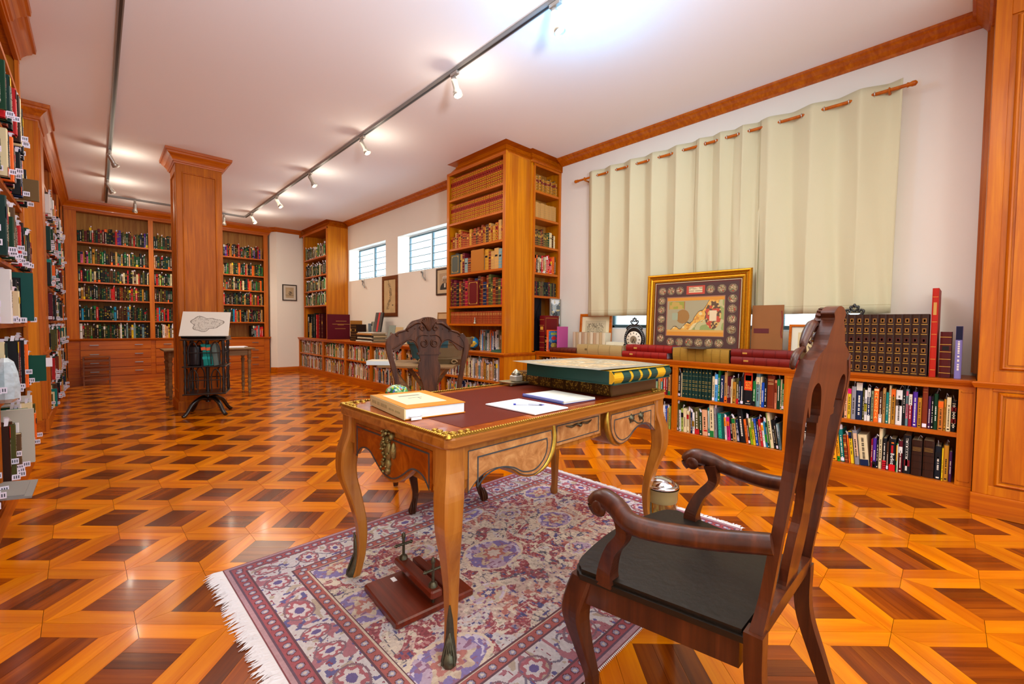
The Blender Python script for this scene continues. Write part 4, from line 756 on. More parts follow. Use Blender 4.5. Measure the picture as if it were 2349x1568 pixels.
# cabriole legs
def cab(mb, x, y, sx, sy, prof, up=.785, seg=4, mat_=None):
    pts = [Vector((x+sx*o, y+sy*o, z)) for z, o, r in prof]; P = spline(pts, 5); n = len(P)
    rad = lerp_list([r for z, o, r in prof], n); mb.tube(P, rad, 4, smooth=False, up=None); return mb
LP = [(.785, 0, .056), (.70, .003, .056), (.61, .022, .058), (.50, .026, .052), (.38, .0, .040), (.25, -.022, .031), (.13, -.022, .026), (.05, -.012, .025), (.012, -.004, .027), (0, -.002, .024)]
def leg_mesh(mb, x, y, sx, sy, prof):
    P = spline([(x+sx*o, y+sy*o, z) for z, o, r in prof], 5); n = len(P); R = lerp_list([r for z, o, r in prof], n); vs = []
    for p, r in zip(P, R):
        c = r*.22
        for a, b in ((-r, -r+c), (-r+c, -r), (r-c, -r), (r, -r+c), (r, r-c), (r-c, r), (-r+c, r), (-r, r-c)): vs.append((p.x+a*.72, p.y+b*.72, p.z))
    k = 8; fs = [(i*k+j, (i+1)*k+j, (i+1)*k+(j+1) % k, i*k+(j+1) % k) for i in range(n-1) for j in range(k)]
    mb.add(vs, fs, smooth=False); mb.add(vs[:k], [tuple(range(k))]); mb.add(vs[-k:], [tuple(range(k-1, -1, -1))]); return P, R
for sx, sy in ((-1, -1), (1, -1), (1, 1), (-1, 1)):
    m = MB(); x, y = sx*(DL/2-.052), sy*(DW/2-.052); P, R = leg_mesh(m, x, y, sx, sy, LP); g = part('leg', m, W_DESK, desk)
    m = MB(); m.tube(spline([(x+sx*.002, y+sy*.002, .21), (x-sx*.004, y-sy*.004, .15), (x-sx*.006, y-sy*.006, .09), (x+sx*.000, y+sy*.000, .05), (x+sx*.008, y+sy*.008, .02), (x+sx*.008, y+sy*.008, .001)], 4), lerp_list([.003, .012, .016, .024, .03, .024], 21), 8)
    for k in range(-2, 3): m.tube(spline([(x+sx*.002, y+sy*.002, .11), (x+sx*.016+k*.006*sy, y+sy*.016-k*.006*sx, .05), (x+sx*.022+k*.008*sy, y+sy*.022-k*.008*sx, .012)], 3), .0045, 5)
    part('sabot', m, M_BRONZE, g)
    m = MB(); m.tf = None
    cxx = x+sx*.004; part('knee_block', MB().box(min(x, x-sx*.03)-.03, max(x, x-sx*.03)+.03, min(y, y-sy*.03)-.03, max(y, y-sy*.03)+.03, .66, .784), W_DESK, g)
def smooth2(pts, n=6, closed=False): return [(p.x, p.y) for p in spline([(a, b, 0) for a, b in pts], n)]
yf = -DW/2+.028
lobe = [(-.725, .782), (-.725, .60)]+smooth2([(-.725, .60), (-.66, .655), (-.57, .672), (-.48, .645), (-.41, .60), (-.33, .585), (-.27, .61), (-.225, .665), (-.21, .73), (-.215, .782)], 5)
def grow(pts, k):
    cx = sum(p[0] for p in pts)/len(pts); cy = sum(p[1] for p in pts)/len(pts); return [(cx+(a-cx)*k[0], cy+(b-cy)*k[1]) for a, b in pts]
def ring(mb, pts, w_, y, t=.0015):
    P = [Vector((a, b)) for a, b in pts]; n = len(P); inn = []
    cx = sum((p for p in P), Vector((0, 0)))/n
    for i in range(n):
        a = (P[i]-P[i-1]); b = (P[(i+1) % n]-P[i]); a = a.normalized() if a.length > 1e-6 else b.normalized(); b = b.normalized() if b.length > 1e-6 else a
        na = Vector((-a.y, a.x)); nb = Vector((-b.y, b.x)); m_ = (na+nb); m_ = m_/max(.4, m_.dot(na)) if m_.length > 1e-4 else na
        s_ = 1 if m_.dot(cx-P[i]) > 0 else 1; inn.append(P[i]+m_*w_*s_)
    vs = [(p.x, y-t, p.y) for p in P]+[(p.x, y-t, p.y) for p in inn]+[(p.x, y+.001, p.y) for p in P]+[(p.x, y+.001, p.y) for p in inn]
    mb.add(vs, [(i, (i+1) % n, n+(i+1) % n, n+i) for i in range(n)]+[(i, 2*n+i, 2*n+(i+1) % n, (i+1) % n) for i in range(n)]+[(n+i, n+(i+1) % n, 3*n+(i+1) % n, 3*n+i) for i in range(n)]); return mb
M_INLAY = mat('dark_inlay', '#3a4044', .5)
for s in (-1, 1):
    L0 = lobe if s < 0 else [(-a, b) for a, b in lobe][::-1]
    part('apron', MB().prism(L0, yf, -.02), W_DESK, desk)
    L1 = grow(L0, (.90, .84)); d = part('drawer', MB().prism(L1, yf-.008, yf+.01), W_BURL2, desk)
    tag(d, 'pale burl walnut drawer front with a curved lower edge')
    L2 = grow(L0, (.76, .62)); m = MB(); ring(m, L2, .005, yf-.0085); ring(m, L1, .003, yf-.0075); part('inlay', m, M_INLAY, d)
    if s > 0:
        m = MB()
        for q in (-.05, .05):
            m.lathe([(.022, 0), (.018, .008), (.008, .014)], 9, M=T(.48+q, yf-.01, .715) @ RX(PI/2))
            for a in range(5): m.tube([(.48+q, yf-.016, .715), (.48+q+.03*math.cos(a*1.25+.5), yf-.012, .715+.026*math.sin(a*1.25+.5))], [.006, .003], 5)
        m.tube(spline([(.43, yf-.02, .71), (.45, yf-.035, .692), (.48, yf-.038, .688), (.51, yf-.035, .692), (.53, yf-.02, .71)], 4), .004, 6); part('handle', m, M_BRONZE, d)
cen = [(-.2, .782), (-.2, .655), (0, .648), (.2, .655), (.2, .782)]
part('apron', MB().prism(cen, yf+.03, .0), W_DESK, desk); d = part('drawer', MB().box(-.18, .18, yf+.022, yf+.04, .672, .775), W_BURL2, desk)
m = MB(); ring(m, [(-.165, .763), (-.165, .685), (.165, .685), (.165, .763)], .004, yf+.0215); part('inlay', m, M_INLAY, d)
m = MB(); m.tube(spline([(-.1, yf+.018, .752), (-.06, yf+.014, .744), (-.02, yf+.016, .75), (0, yf+.012, .742), (.02, yf+.016, .75), (.06, yf+.014, .744), (.1, yf+.018, .752)], 4), lerp_list([.002, .006, .004, .009, .004, .006, .002], 25), 6); part('escutcheon', m, M_BRONZE, d)
for s in (-1, 1):   # brass ribs beside the centre drawer
    P = spline([(s*.213, yf+.002, .78), (s*.207, yf+.002, .73), (s*.222, yf+.001, .668), (s*.266, yf+.001, .612), (s*.33, yf+.002, .586)], 6); part('brass_rib', MB().tube(P, lerp_list([.008, .015, .017, .012, .004], len(P)), 8), M_BRASS, desk)
sid = [(-.33, .782), (-.33, .60)]+smooth2([(-.33, .60), (-.28, .655), (-.20, .665), (-.12, .61), (-.06, .575), (0, .562), (.06, .575), (.12, .61), (.20, .665), (.28, .655), (.33, .60)], 4)+[(.33, .782)]
for s in (-1, 1):
    x0 = s*(DL/2-.03); M = T(x0, 0, 0) @ RZ(-PI/2 if s < 0 else PI/2)
    part('side_apron', MB().prism(sid, 0, .03, M=M), W_DESK, desk)
    L1 = grow(sid, (.92, .82)); p_ = part('side_panel', MB().prism(L1, -.005, .002, M=M), W_BURL, desk); m = MB(); m.tf = M; ring(m, grow(sid, (.88, .76)), .006, -.0055); part('inlay', m, M_INLAY, p_)
    if s < 0:
        m = MB(); m.tf = M; r9 = random.Random(4)
        for (a, b, rx, rz) in [(0, .69, .028, .045), (0, .735, .02, .02), (-.025, .76, .014, .018), (.03, .755, .012, .016), (0, .64, .022, .03), (.045, .70, .012, .035), (-.04, .71, .012, .022), (0, .612, .014, .02), (0, .78, .012, .012)]:
            m.lathe([(.01, -1), (.6, -.75), (1, 0), (.6, .75), (.01, 1)], 9, M=T(a, -.01, b) @ Matrix.Diagonal((rx, .016, rz, 1)), cap=False)
        for k in range(34): m.lathe([(.2, -.6), (1, 0), (.2, .6)], 6, M=T(r9.uniform(-.03, .03), -.02-r9.uniform(0, .008), r9.uniform(.6, .775)) @ Matrix.Rotation(r9.uniform(0, 3), 4, 'Y') @ Matrix.Scale(r9.uniform(.006, .011), 4), cap=False)
        m.tf = None; tag(part('bronze_mount', m, mat('ormolu_worn', '#8a7a48', .42, metal=.75, var=.5, scale=120, bump=.6, bscale=160), desk), 'cast brass cartouche ornament on the short side')
part('back_apron', B(-DL/2+.08, DL/2-.08, DW/2-.06, DW/2-.035, .62, .783), W_DESK, desk)
# ------------------------------------------------------------------ carved chairs (front faces local -y)
def chair(name, label, loc, rz, arms, seatmat, wf=.64, wb=.47, dp=.50, sh=.465, sw=.045, sr=1):
    o = thing(name, label, 'chair', loc, rz)
    hf, hb = wf/2, wb/2; yF, yB = -dp/2, dp/2
    lean = lambda z: yB+(.0 if z < sh else (z-sh)*.10+.016*math.sin((z-sh)*3))
    W_ = W_CHAIR if arms else W_CARVE
    seat = [(-hf+.0, yF+.05), (-hf+.06, yF+.005), (0, yF-.03), (hf-.06, yF+.005), (hf, yF+.05), (hb, yB-.01), (-hb, yB-.01)]
    sp = [(p.x, p.y) for p in spline([(a, b, 0) for a, b in seat[:5]], 5)]+seat[5:]
    m = MB(); m.prism(sp, sh-.012, sh+.004, axis='z'); m.prism(grow(sp, (.97, .96)), sh+.004, sh+.016, axis='z'); part('seat', m, seatmat, o)
    part('seat_rail', MB().prism(grow(sp, (.965, .95)), sh-.085, sh-.012, axis='z'), W_, o)
    for s in (-1, 1):   # front cabriole legs
        x, y = s*(hf-.045), yF+.045; P = [(sh-.012, 0, .05), (sh-.06, .012, .052), (sh-.13, .024, .047), (sh-.23, .008, .034), (.12, -.014, .024), (.05, -.004, .022), (.02, .012, .03), (0, .014, .026)]
        m = MB(); leg_mesh(m, x, y, s, -1, P); g = part('leg', m, W_, o)
        m = MB()
        for k in range(3): m.tube(spline([(x+s*.03-.012*k*s, y-.034, sh-.05-.02*k), (x+s*.05-.012*k*s, y-.045, sh-.09-.02*k), (x+s*.03-.012*k*s, y-.042, sh-.13-.02*k)], 4), .006, 6)
        for k in (-1, 0, 1): m.tube(spline([(x+s*.0+k*.01, y-.016, .09), (x+s*.012+k*.014, y-.034, .05), (x+s*.016+k*.014, y-.036, .012)], 4), lerp_list([.003, .008, .009], 9), 6)
        part('carving', m, W_, g)
        # rear leg, raked backwards
        x = s*(hb-.018); m = MB(); P = spline([(x, lean(sh)+.0, sh+.02), (x*.98, yB+.005, sh-.12), (x*.98, yB+.05, .2), (x*1.0, yB+.115, 0)], 6); m.tube(P, lerp_list([.03, .028, .025, .023], len(P)), 4, smooth=False, up=(0, 1, 0)); part('leg', m, W_, o)
        # stile
        X = [(hb-.02, sh), (hb-.035, sh+.1), (hb-.028, sh+.25), (hb-.03+sw*.8, sh+.42), (hb-.01+sw, sh+.54), (hb-.01+sw, sh+.61), (hb-.045+sw, sh+.665)]
        P = spline([(s*a*1.0, lean(z), z) for a, z in X], 6); m = MB(); m.tube(P, lerp_list([q*sr for q in (.027, .022, .021, .023, .026, .028, .027)], len(P)), 4, up=(0, 1, 0), smooth=False); part('stile', m, W_, o)
    def ext(pts, t0, t1):
        m = MB(); m.tf = lambda p: (p.x, lean(p.z)+p.y, p.z); return m.prism(pts, t0, t1)
    # splat
    half = smooth2([(.078, 1.015-.49+sh), (.076, 1.0-.49+sh), (.066, .965-.49+sh), (.084, .92-.49+sh), (.08, .86-.49+sh), (.058, .80-.49+sh), (.05, .74-.49+sh), (.062, .70-.49+sh), (.066, .62-.49+sh), (.058, .56-.49+sh), (.08, .512-.49+sh)], 5)
    spl = half+[(-a, b) for a, b in half[::-1]]; part('splat', ext(spl, -.010, .010), W_, o)
    part('splat_collar', ext([(-.088, sh+.515), (.088, sh+.515), (.088, sh+.532), (-.088, sh+.532)], -.016, .014), W_, o)
    part('bottom_rail', ext([(-hb+.02, sh+.0), (hb-.02, sh+.0), (hb-.02, sh+.05), (.08, sh+.06), (-.08, sh+.06), (-hb+.02, sh+.05)], -.014, .014), W_, o)
    # crest with fretted openings: outline from the shoulders up over the shell
    z0 = sh+.49
    hc = hb-.045+sw
    top = smooth2([(hc+.045, z0+.115), (hc+.02, z0+.17), (hc-.03, z0+.195), (hc-.085, z0+.215), (hc-.105, z0+.245), (hc-.135, z0+.275), (.07, z0+.292), (.035, z0+.306), (0, z0+.31)], 5)
    bot = smooth2([(0, z0+.03), (.068, z0+.03), (.082, z0+.065), (.108, z0+.112), (.15, z0+.128), (.19, z0+.108), (hc-.012, z0+.05), (hc+.045, z0+.115)], 5)
    R_ = bot+top[1:]; crest = R_+[(-a, b) for a, b in R_[::-1]][1:-1]; part('crest_rail', ext(crest, -.014, .014), W_, o)
    for fy in (-1,):
        m = MB(); m.tf = lambda p: (p.x, lean(p.z)+p.y, p.z); yy = fy*.0185
        for k in range(-4, 5):   # shell
            a = k*.30; m.tube([(math.sin(a)*.006, yy, z0+.205), (math.sin(a)*.03, yy*1.35, z0+.25), (math.sin(a)*.056, yy*1.1, z0+.262+math.cos(a)*.044)], [.004, .009, .010], 6)
        for s in (-1, 1):
            m.tube([(s*(.05+.02*math.cos(t)*(1-t/14)), yy*1.1, z0+.222+.02*math.sin(t)*(1-t/14)) for t in [q*.5 for q in range(16)]], lerp_list([.008, .005, .003], 16), 6)
            m.tube(spline([(s*.06, yy*1.1, z0+.262), (s*.10, yy*1.2, z0+.264), (s*.14, yy*1.2, z0+.240), (s*.17, yy*1.1, z0+.215), (s*.155, yy, z0+.2)], 4), lerp_list([.006, .011, .011, .008, .004], 17), 6)
            m.tube(spline([(s*.17, yy, z0+.21), (s*.20, yy*1.1, z0+.202), (s*.235, yy, z0+.19), (s*.245, yy, z0+.17), (s*.23, yy, z0+.165)], 4), lerp_list([.004, .008, .008, .006, .003], 17), 6)
            m.tube([(s*(.04+.03*math.cos(t+2)*(1-t/16)), yy, z0+.11+.03*math.sin(t+2)*(1-t/16)) for t in [q*.5 for q in range(18)]], lerp_list([.006, .005, .003], 18), 6)
            m.tube(spline([(s*.01, yy, z0+.17), (s*.05, yy, z0+.175), (s*.085, yy, z0+.155), (s*.1, yy, z0+.12)], 4), .005, 6)
            m.tube(spline([(s*.082, yy*.9, z0+.078), (s*.105, yy*.9, z0+.125), (s*.15, yy*.9, z0+.142), (s*.195, yy*.9, z0+.12), (s*(hc+.01), yy*.9, z0+.075)], 4), .005, 6)
        for q in range(7): m.lathe([(.001, -.5), (.6, 0), (.001, .5)], 6, M=T((q-3)*.036, yy*1.1, z0+.245-.006*abs(q-3)**1.3) @ Matrix.Scale(.009, 4), cap=False)
        m.tf = None; part('carving', m, W_, o)
    if arms:
        for s in (-1, 1):
            xa, ya = s*(hf-.015), yF+.17; xb = s*(hb+.01)
            P = spline([(xb, lean(sh+.25)-.0, sh+.255), (xb+s*.035, yB-.12, sh+.225), (xa+s*.03, yB-.26, sh+.222), (xa+s*.012, ya-.0, sh+.245), (xa, ya-.05, sh+.25), (xa, ya-.075, sh+.23), (xa, ya-.062, sh+.207)], 7); n = len(P)
            m = MB(); m.tube(P, lerp_list([.028, .030, .032, .034, .034, .031, .026], n), 8, flat=(.9, .86), up=(0, 0, 1)); a = part('arm', m, W_, o)
            m = MB()
            for q in (-1, 1):
                m.lathe([(.024, 0), (.022, .006), (.012, .009), (.004, .007)], 14, M=T(xa+q*.024, ya-.05, sh+.228) @ RY(q*PI/2)); m.tube([p+Vector((q*.02, 0, .006)) for p in P[3:30]], .004, 5)
            part('scroll', m, W_, a)
            P = spline([(xa-s*.0, ya+.01, sh+.23), (xa+s*.004, ya+.02, sh+.17), (xa-s*.008, ya-.02, sh+.11), (xa-s*.02, ya-.045, sh+.04), (xa-s*.02, ya-.045, sh-.005)], 6); m = MB(); m.tube(P, lerp_list([.028, .022, .024, .030, .036], len(P)), 4, up=(1, 0, 0), smooth=False); part('arm_post', m, W_, o)
    return o
CA = thing and chair('armchair', 'dark carved armchair with a worn leather seat, seen from behind on the right', (1.345, .575, ZR), PI+math.radians(0), True, M_SEAT, wf=.635, wb=.48, dp=.50, sw=-.002, sr=.8)
chair('carved_chair', 'carved walnut chair with a shell crest, facing the viewer behind the desk', (1.735, 2.54, ZR), math.radians(-17), False, M_SEAT, wf=.56, wb=.52, dp=.46)
# ------------------------------------------------------------------ book press under the desk
pr_ = thing('book_press', 'small mahogany book press with two iron wing screws on the rug', 'press', (1.02, 1.67, ZR), math.radians(-4))
W_MAH = wood('mahogany', '#521b0c', '#7a2c14', 'y', c3='#66230f', rough=.3)
part('base_board', MB().bbox(-.18, .19, -.17, .17, 0, .03, .006), W_MAH, pr_)
part('fixed_rail', MB().bbox(.06, .1, -.17, .17,   .03, .07, .003), W_MAH, pr_)
part('press_bar', MB().bbox(-.03, .025, -.18, .18, .065, .10, .006), W_MAH, pr_)
for y in (-.14, .14):
    m = MB(); m.tube([(0, y, .03), (0, y, .21)], .0065, 8); m.lathe([(.02, .10), (.018, .112), (.009, .12)], 12, M=T(0, y, 0)); m.tube([(-.035, y, .17), (.035, y, .17)], .006, 8)
    for q in (-1, 1): m.lathe([(.003, -.01), (.0095, 0), (.003, .01)], 8, M=T(q*.037, y, .17) @ RY(PI/2))
    m.lathe([(.009, .2), (.011, .212), (.003, .226)], 8, M=T(0, y, 0)); part('wing_screw', m, M_BRONZE, pr_)
part('paper_scrap', B(-.07, -.05, .1, .135, .0305, .032), M_PAPER, pr_)
# ------------------------------------------------------------------ waste bin
bn = thing('waste_bin', 'small chrome bin with a domed swing lid beside the desk leg', 'bin', (2.46, 1.25, ZR))
part('body', MB().lathe([(.085, 0), (.088, .01), (.088, .24)], 28), mat('polished_brass_steel', '#b9a25c', .12, metal=1), bn)
part('rim', MB().lathe([(.088, .235), (.098, .243), (.1, .252), (.094, .26), (.078, .257), (.074, .25)], 28, cap=False), M_CHROME, bn)
part('lid', MB().lathe([(.076, .250), (.078, .262), (.068, .278), (.05, .291), (.026, .299), (.003, .302)], 28, M=T(0, 0, 0)), M_CHROME, bn)
part('liner_bag', MB().lathe([(.0895, .16), (.094, .175), (.092, .2), (.097, .225), (.101, .24)], 28, cap=False), mat('liner', '#8f7c4e', .35, coat=.2), bn)
# ------------------------------------------------------------------ revolving bookstand with a tilted map board
bs = thing('revolving_bookstand', 'black turned-wood revolving bookstand standing before the column', 'bookstand', (1.055, 6.98, 0), math.radians(-18))
H_ = .235
def spin(z0, z1, r=.011):
    n = 16; o = []
    for k in range(n+1): t = k/n; o.append((r*(1+.45*math.sin(t*PI*6)**2-.35*math.sin(t*PI)), z0+(z1-z0)*t))
    return o
for z, e in ((.30, .0), (.655, .0), (1.0, .01)): part('shelf', MB().bbox(-H_-e, H_+e, -H_-e, H_+e, z-.016, z, .004), W_BLACK, bs)
for sx in (-1, 1):
    for sy in (-1, 1): part('spindle', MB().lathe(spin(.30, 1.0, .015), 10, M=T(sx*(H_-.03), sy*(H_-.03), 0)), W_BLACK, bs)
part('post', MB().lathe([(.03, .16), (.024, .3), (.02, .5), (.026, .65), (.02, 1.0)], 12), W_BLACK, bs)
for z0 in (.30, .655):
    for a in range(4):
        M = RZ(a*PI/2) @ T(-.0, -H_+.03, 0)
        m = MB(); m.tf = M
        for x in (-.12, .12): m.tube([(x-.045, 0, z0+.02)]+spline([(x-.045, 0, z0+.05), (x-.05, 0, z0+.2), (x-.03, 0, z0+.28), (x, 0, z0+.31), (x+.03, 0, z0+.28), (x+.05, 0, z0+.2), (x+.045, 0, z0+.05)], 4)+[(x+.045, 0, z0+.02)], .0075, 6)
        m.tube([(-.17, 0, z0+.17), (.17, 0, z0+.17)], .006, 6); m.tf = None; tag(part('bentwood_loop', m, W_BLACK, bs))
for a in range(4):
    m = MB(); m.tf = RZ(a*PI/2+PI/4); m.tube(spline([(.02, 0, .20), (.1, 0, .215), (.2, 0, .16), (.27, 0, .06), (.31, 0, .02), (.335, 0, .022)], 6), lerp_list([.034, .032, .028, .026, .027, .016], 31), 8, flat=(1, .8), up=(0, 0, 1)); m.tf = None; part('foot', m, W_BLACK, bs)
M = T(0, -.2, 1.03) @ RX(math.radians(52)); part('lectern', MB().box(-.24, .24, 0, .40, -.02, -.004, M=M).box(-.24, .24, -.012, 0, -.02, .02, M=M).box(-.22, .22, .02, .36, 1.0, 1.035).tube([(-.2, .12, 1.03), (-.2, .06, 1.3)], .009, 6).tube([(.2, .12, 1.03), (.2, .06, 1.3)], .009, 6), W_BLACK, bs)
mp_ = thing('map_board', 'pale board with an engraved outline map, propped on the black bookstand', 'map', (0, 0, 0)); mp_.matrix_world = T(1.055, 6.98, 0) @ RZ(math.radians(-18)) @ T(0, -.2, 1.03) @ RX(math.radians(52)) @ T(0, .21, .002)
part('board', B(-.265, .265, -.2, .2, -.003, .004), mat('map_board_card', '#d6d2cc', .7), mp_)
def mapc(U, V):
    c = np.tile(hexc('#cfcac4'), (len(U), 1)); b = (np.abs(np.abs(U)-.25) < .0022) & (np.abs(V) < .187) | (np.abs(np.abs(V)-.185) < .0022) & (np.abs(U) < .25); c[b] = hexc('#8c8680')
    a = np.arctan2(V/.8, U); r = np.hypot(U, V/.8); e = r-.15*(1+.18*np.sin(a*3+1)+.08*np.sin(a*7)+.1*np.cos(a*2)); n = noise(U, V, 60, 2); c[(e < 0)] = hexc('#bdb7b0'); c[(e < 0) & (np.abs(n-.5) < .06)] = hexc('#8e8882'); c[np.abs(e) < .006] = hexc('#77706a'); return c
paint('print', .52, .39, 104, 78, mapc, mp_, T(0, 0, .0046))
FBS = T(1.055, 6.98, .6555) @ RZ(math.radians(-18)); k = 0
for x, t, h, cc, nm in ((-.02, .028, .25, 'black', 'thin black'), (.01, .05, .28, 'teal', 'left teal'), (.065, .05, .275, 'teal', 'right teal'), (.12, .055, .285, 'slate', 'grey-green')):
    m = MB(); dec = [(0, t, h*.72, h*.86, lin('#d8643c')), (0, t, h*.3, h*.42, lin('#1c9a98'))] if cc == 'teal' else []
    book_geo(m, t, h, .2, lin('#5c6a66') if cc == 'slate' else lin(PAL[cc]), dec, None, True); o = part('book', m, M_BOOK); o.matrix_world = FBS @ T(x-.02, -.19, 0) @ RY(-.12 if x > 0 else 0)
    tag(o, '%s volume leaning on the middle shelf of the black revolving bookstand' % nm, 'book', 'books on the revolving bookstand')
o = part('round_box', MB().lathe([(.001, 0), (.085, .0), (.09, .02), (.09, .24), (.08, .26), (.001, .262)], 16, cap=False), mat('dark_box', '#1d1418', .4)); o.matrix_world = FBS @ T(-.11, -.08, 0); tag(o, 'dark rounded box at the left of the bookstand shelf', 'box')
# ------------------------------------------------------------------ console table behind the column
ct_ = thing('side_table', 'old pale wooden table with turned legs, partly hidden behind the column', 'table', (1.35, 8.78, 0), 0)
part('top', MB().bbox(-.62, .62, -.3, .3, .76, .785, .005), W_OLD, ct_); part('apron', MB().box(-.55, .55, -.24, .24, .66, .76), W_OLD, ct_)
for sx in (-1, 1):
    for sy in (-1, 1): part('leg', MB().lathe([(.03, .76), (.032, .62), (.02, .6), (.034, .57), (.022, .5), (.026, .35), (.022, .25), (.034, .2), (.02, .16), (.03, .12), (.018, .06), (.024, .03), (.015, 0)][::-1], 12, M=T(sx*.54, sy*.23, 0)), W_OLD, ct_)
o = part('papers', MB().box(-.2, .12, -.14, .12, 0, .008).box(-.14, .18, -.1, .16, .0085, .016), M_PAPER, None, (1.72, 8.78, .786)); tag(o, 'loose white papers lying on the old side table', 'papers')
# ------------------------------------------------------------------ folding step stool
st_ = thing('step_stool', 'small slatted folding wooden step stool in front of the left drawers', 'stool', (-.02, 11.52, 0))
W_ST = wood('stool_wood', '#6a3204', '#8c4a08', 'x', coat=.05)
for x in (-.19, .17): part('side_frame', MB().box(x, x+.022, -.16, -.12, 0, .53).box(x, x+.022, .12, .16, 0, .53).box(x, x+.022, -.12, .12, .08, .11).box(x, x+.022, -.12, .12, .48, .53), W_ST, st_)
for z, a, b in ((.53, -.17, .17), (.36, -.17, .0), (.18, -.17, -.02)): part('tread', B(-.19, .192, a, b, z, z+.02), W_ST, st_)
for z in (.45, .28, .09): part('slat', B(-.168, .17, -.158, -.14, z, z+.035), W_ST, st_)
# ------------------------------------------------------------------ track lighting
def track(name, label, a, b):
    t = thing(name, label, 'track light rail', (0, 0, 0)); (x0, y0), (x1, y1) = a, b
    w_ = .018
    if x0 == x1: part('rail', MB().box(x0-w_, x0+w_, y0, y1, CEIL-.032, CEIL-.001), M_TRKGREY, t); part('slot', MB().box(x0-.009, x0+.009, y0, y1, CEIL-.0335, CEIL-.031), M_TRACK, t)
    else: part('rail', MB().box(x0, x1, y0-w_, y0+w_, CEIL-.032, CEIL-.001), M_TRKGREY, t); part('slot', MB().box(x0, x1, y0-.009, y0+.009, CEIL-.0335, CEIL-.031), M_TRACK, t)
    return t
track('lighting_track', 'long grey ceiling track running from above the desk to the far wall', (2.375, -1.5), (2.375, 10.88))
track('lighting_track', 'long dark ceiling track on the left side of the ceiling', (.17, -1.5), (.17, 11.5))
track('lighting_track', 'short ceiling track crossing between the two long ones near the far wall', (.19, 10.9), (2.355, 10.9))
M_LENS = mat('lamp_lens', '#fff4dc', .3, emit=14)
M_LENSB = mat('lamp_lens_cool', '#e6f2ff', .3, emit=22)
def spot(x, y, aim, label, cool=False, e=26, spill=2.2):
    t = thing('spotlight', label, 'spotlight', (x, y, CEIL-.033), 0, 'track spotlights'); d_ = Vector(aim).normalized()
    part('adapter', MB().bbox(-.016, .016, -.05, .05, -.03, 0, .003).box(-.006, .006, -.008, .008, -.085, -.03), M_SILVER, t)
    M = T(0, 0, -.085) @ d_.to_track_quat('Z', 'Y').to_matrix().to_4x4()
    part('head', MB().lathe([(.003, -.045), (.022, -.04), (.026, -.02), (.026, .055), (.029, .075), (.038, .09), (.042, .13), (.0385, .132), (.034, .10)], 20, M=M, cap=False), M_SILVER, t)
    part('lens', MB().lathe([(.001, .108), (.02, .112), (.034, .106)], 16, M=M, cap=False), M_LENSB if cool else M_LENS, t)
    p = Vector((0, 0, -.085))+d_*.145
    col = (.10, .52, 1) if cool else (1, .88, .70)
    l = lamp('spot_bulb', 'SPOT', p, e, (1, .88, .72), t, spot_size=math.radians(96), spot_blend=.9, shadow_soft_size=.03); l.rotation_euler = d_.to_track_quat('-Z', 'Y').to_euler()
    lamp('spot_spill', 'POINT', p+d_*(.16 if cool else .10)+Vector((.10 if cool else .04, 0, .0)), spill, col, t, shadow_soft_size=.03)  # added point lamp floating past the lens, stands in for the head's spill
for k, (y, e) in enumerate(((2.08, 30), (3.27, 26), (5.15, 26), (6.93, 26), (8.6, 26), (10.35, 20))):
    nm = ('nearest', 'second nearest', 'third nearest', 'fourth nearest', 'fifth nearest', 'farthest')[k]
    spot(2.375, y, (.32, -.30, -.8) if k > 1 else (.12, -.22, -.9), ('silver spotlight glowing cold blue, nearest on the long ceiling track' if k == 0 else 'silver spotlight, %s on the ceiling track above the desk' % nm), k == 0, e, 22 if k == 0 else 4.5)
for k, y in enumerate((7.95, 9.6)): spot(.17, y, (.45, .35, -.8), ('nearer' if k == 0 else 'farther')+' silver spotlight on the dark left ceiling track', False, 26, 5)
spot(.56, 10.9, (.0, .35, -.9), 'silver spotlight on the short cross track, left of the column', False, 44, 3)
spot(1.98, 10.9, (.05, .35, -.9), 'silver spotlight on the short cross track, right of the column', False, 44, 3)
# ------------------------------------------------------------------ curtains
RXc = 4.615
rod = thing('curtain_rod', 'turned wooden curtain rod with knob ends above the pale curtains', 'curtain rod', (RXc, 2.0, 3.12))
part('pole', MB().tube([(0, -1.62, 0), (0, 1.6, 0)], .0135, 12), W_H, rod)
for s in (-1, 1): part('finial', MB().lathe([(.0135, 0), (.02, .008), (.015, .02), (.021, .035), (.02, .055), (.006, .066)], 14, M=T(0, s*1.6, 0) @ RX(-s*PI/2)), W_H, rod)
for y in (-1.5, -.05, 1.5): part('bracket', MB().tube([(0, y, -.016), (.134, y, -.016)], .010, 8).lathe([(.026, 0), (.022, .01)], 14, M=T(.134, y, -.016) @ RY(-PI/2)).tube([(.018*math.cos(a), y, .018*math.sin(a)) for a in [q*PI/6 for q in range(13)]], .006, 6), W_H, rod)
M_CURT = mat('curtain_linen', '#cdc5a2', .85, bump=.12, bscale=260)
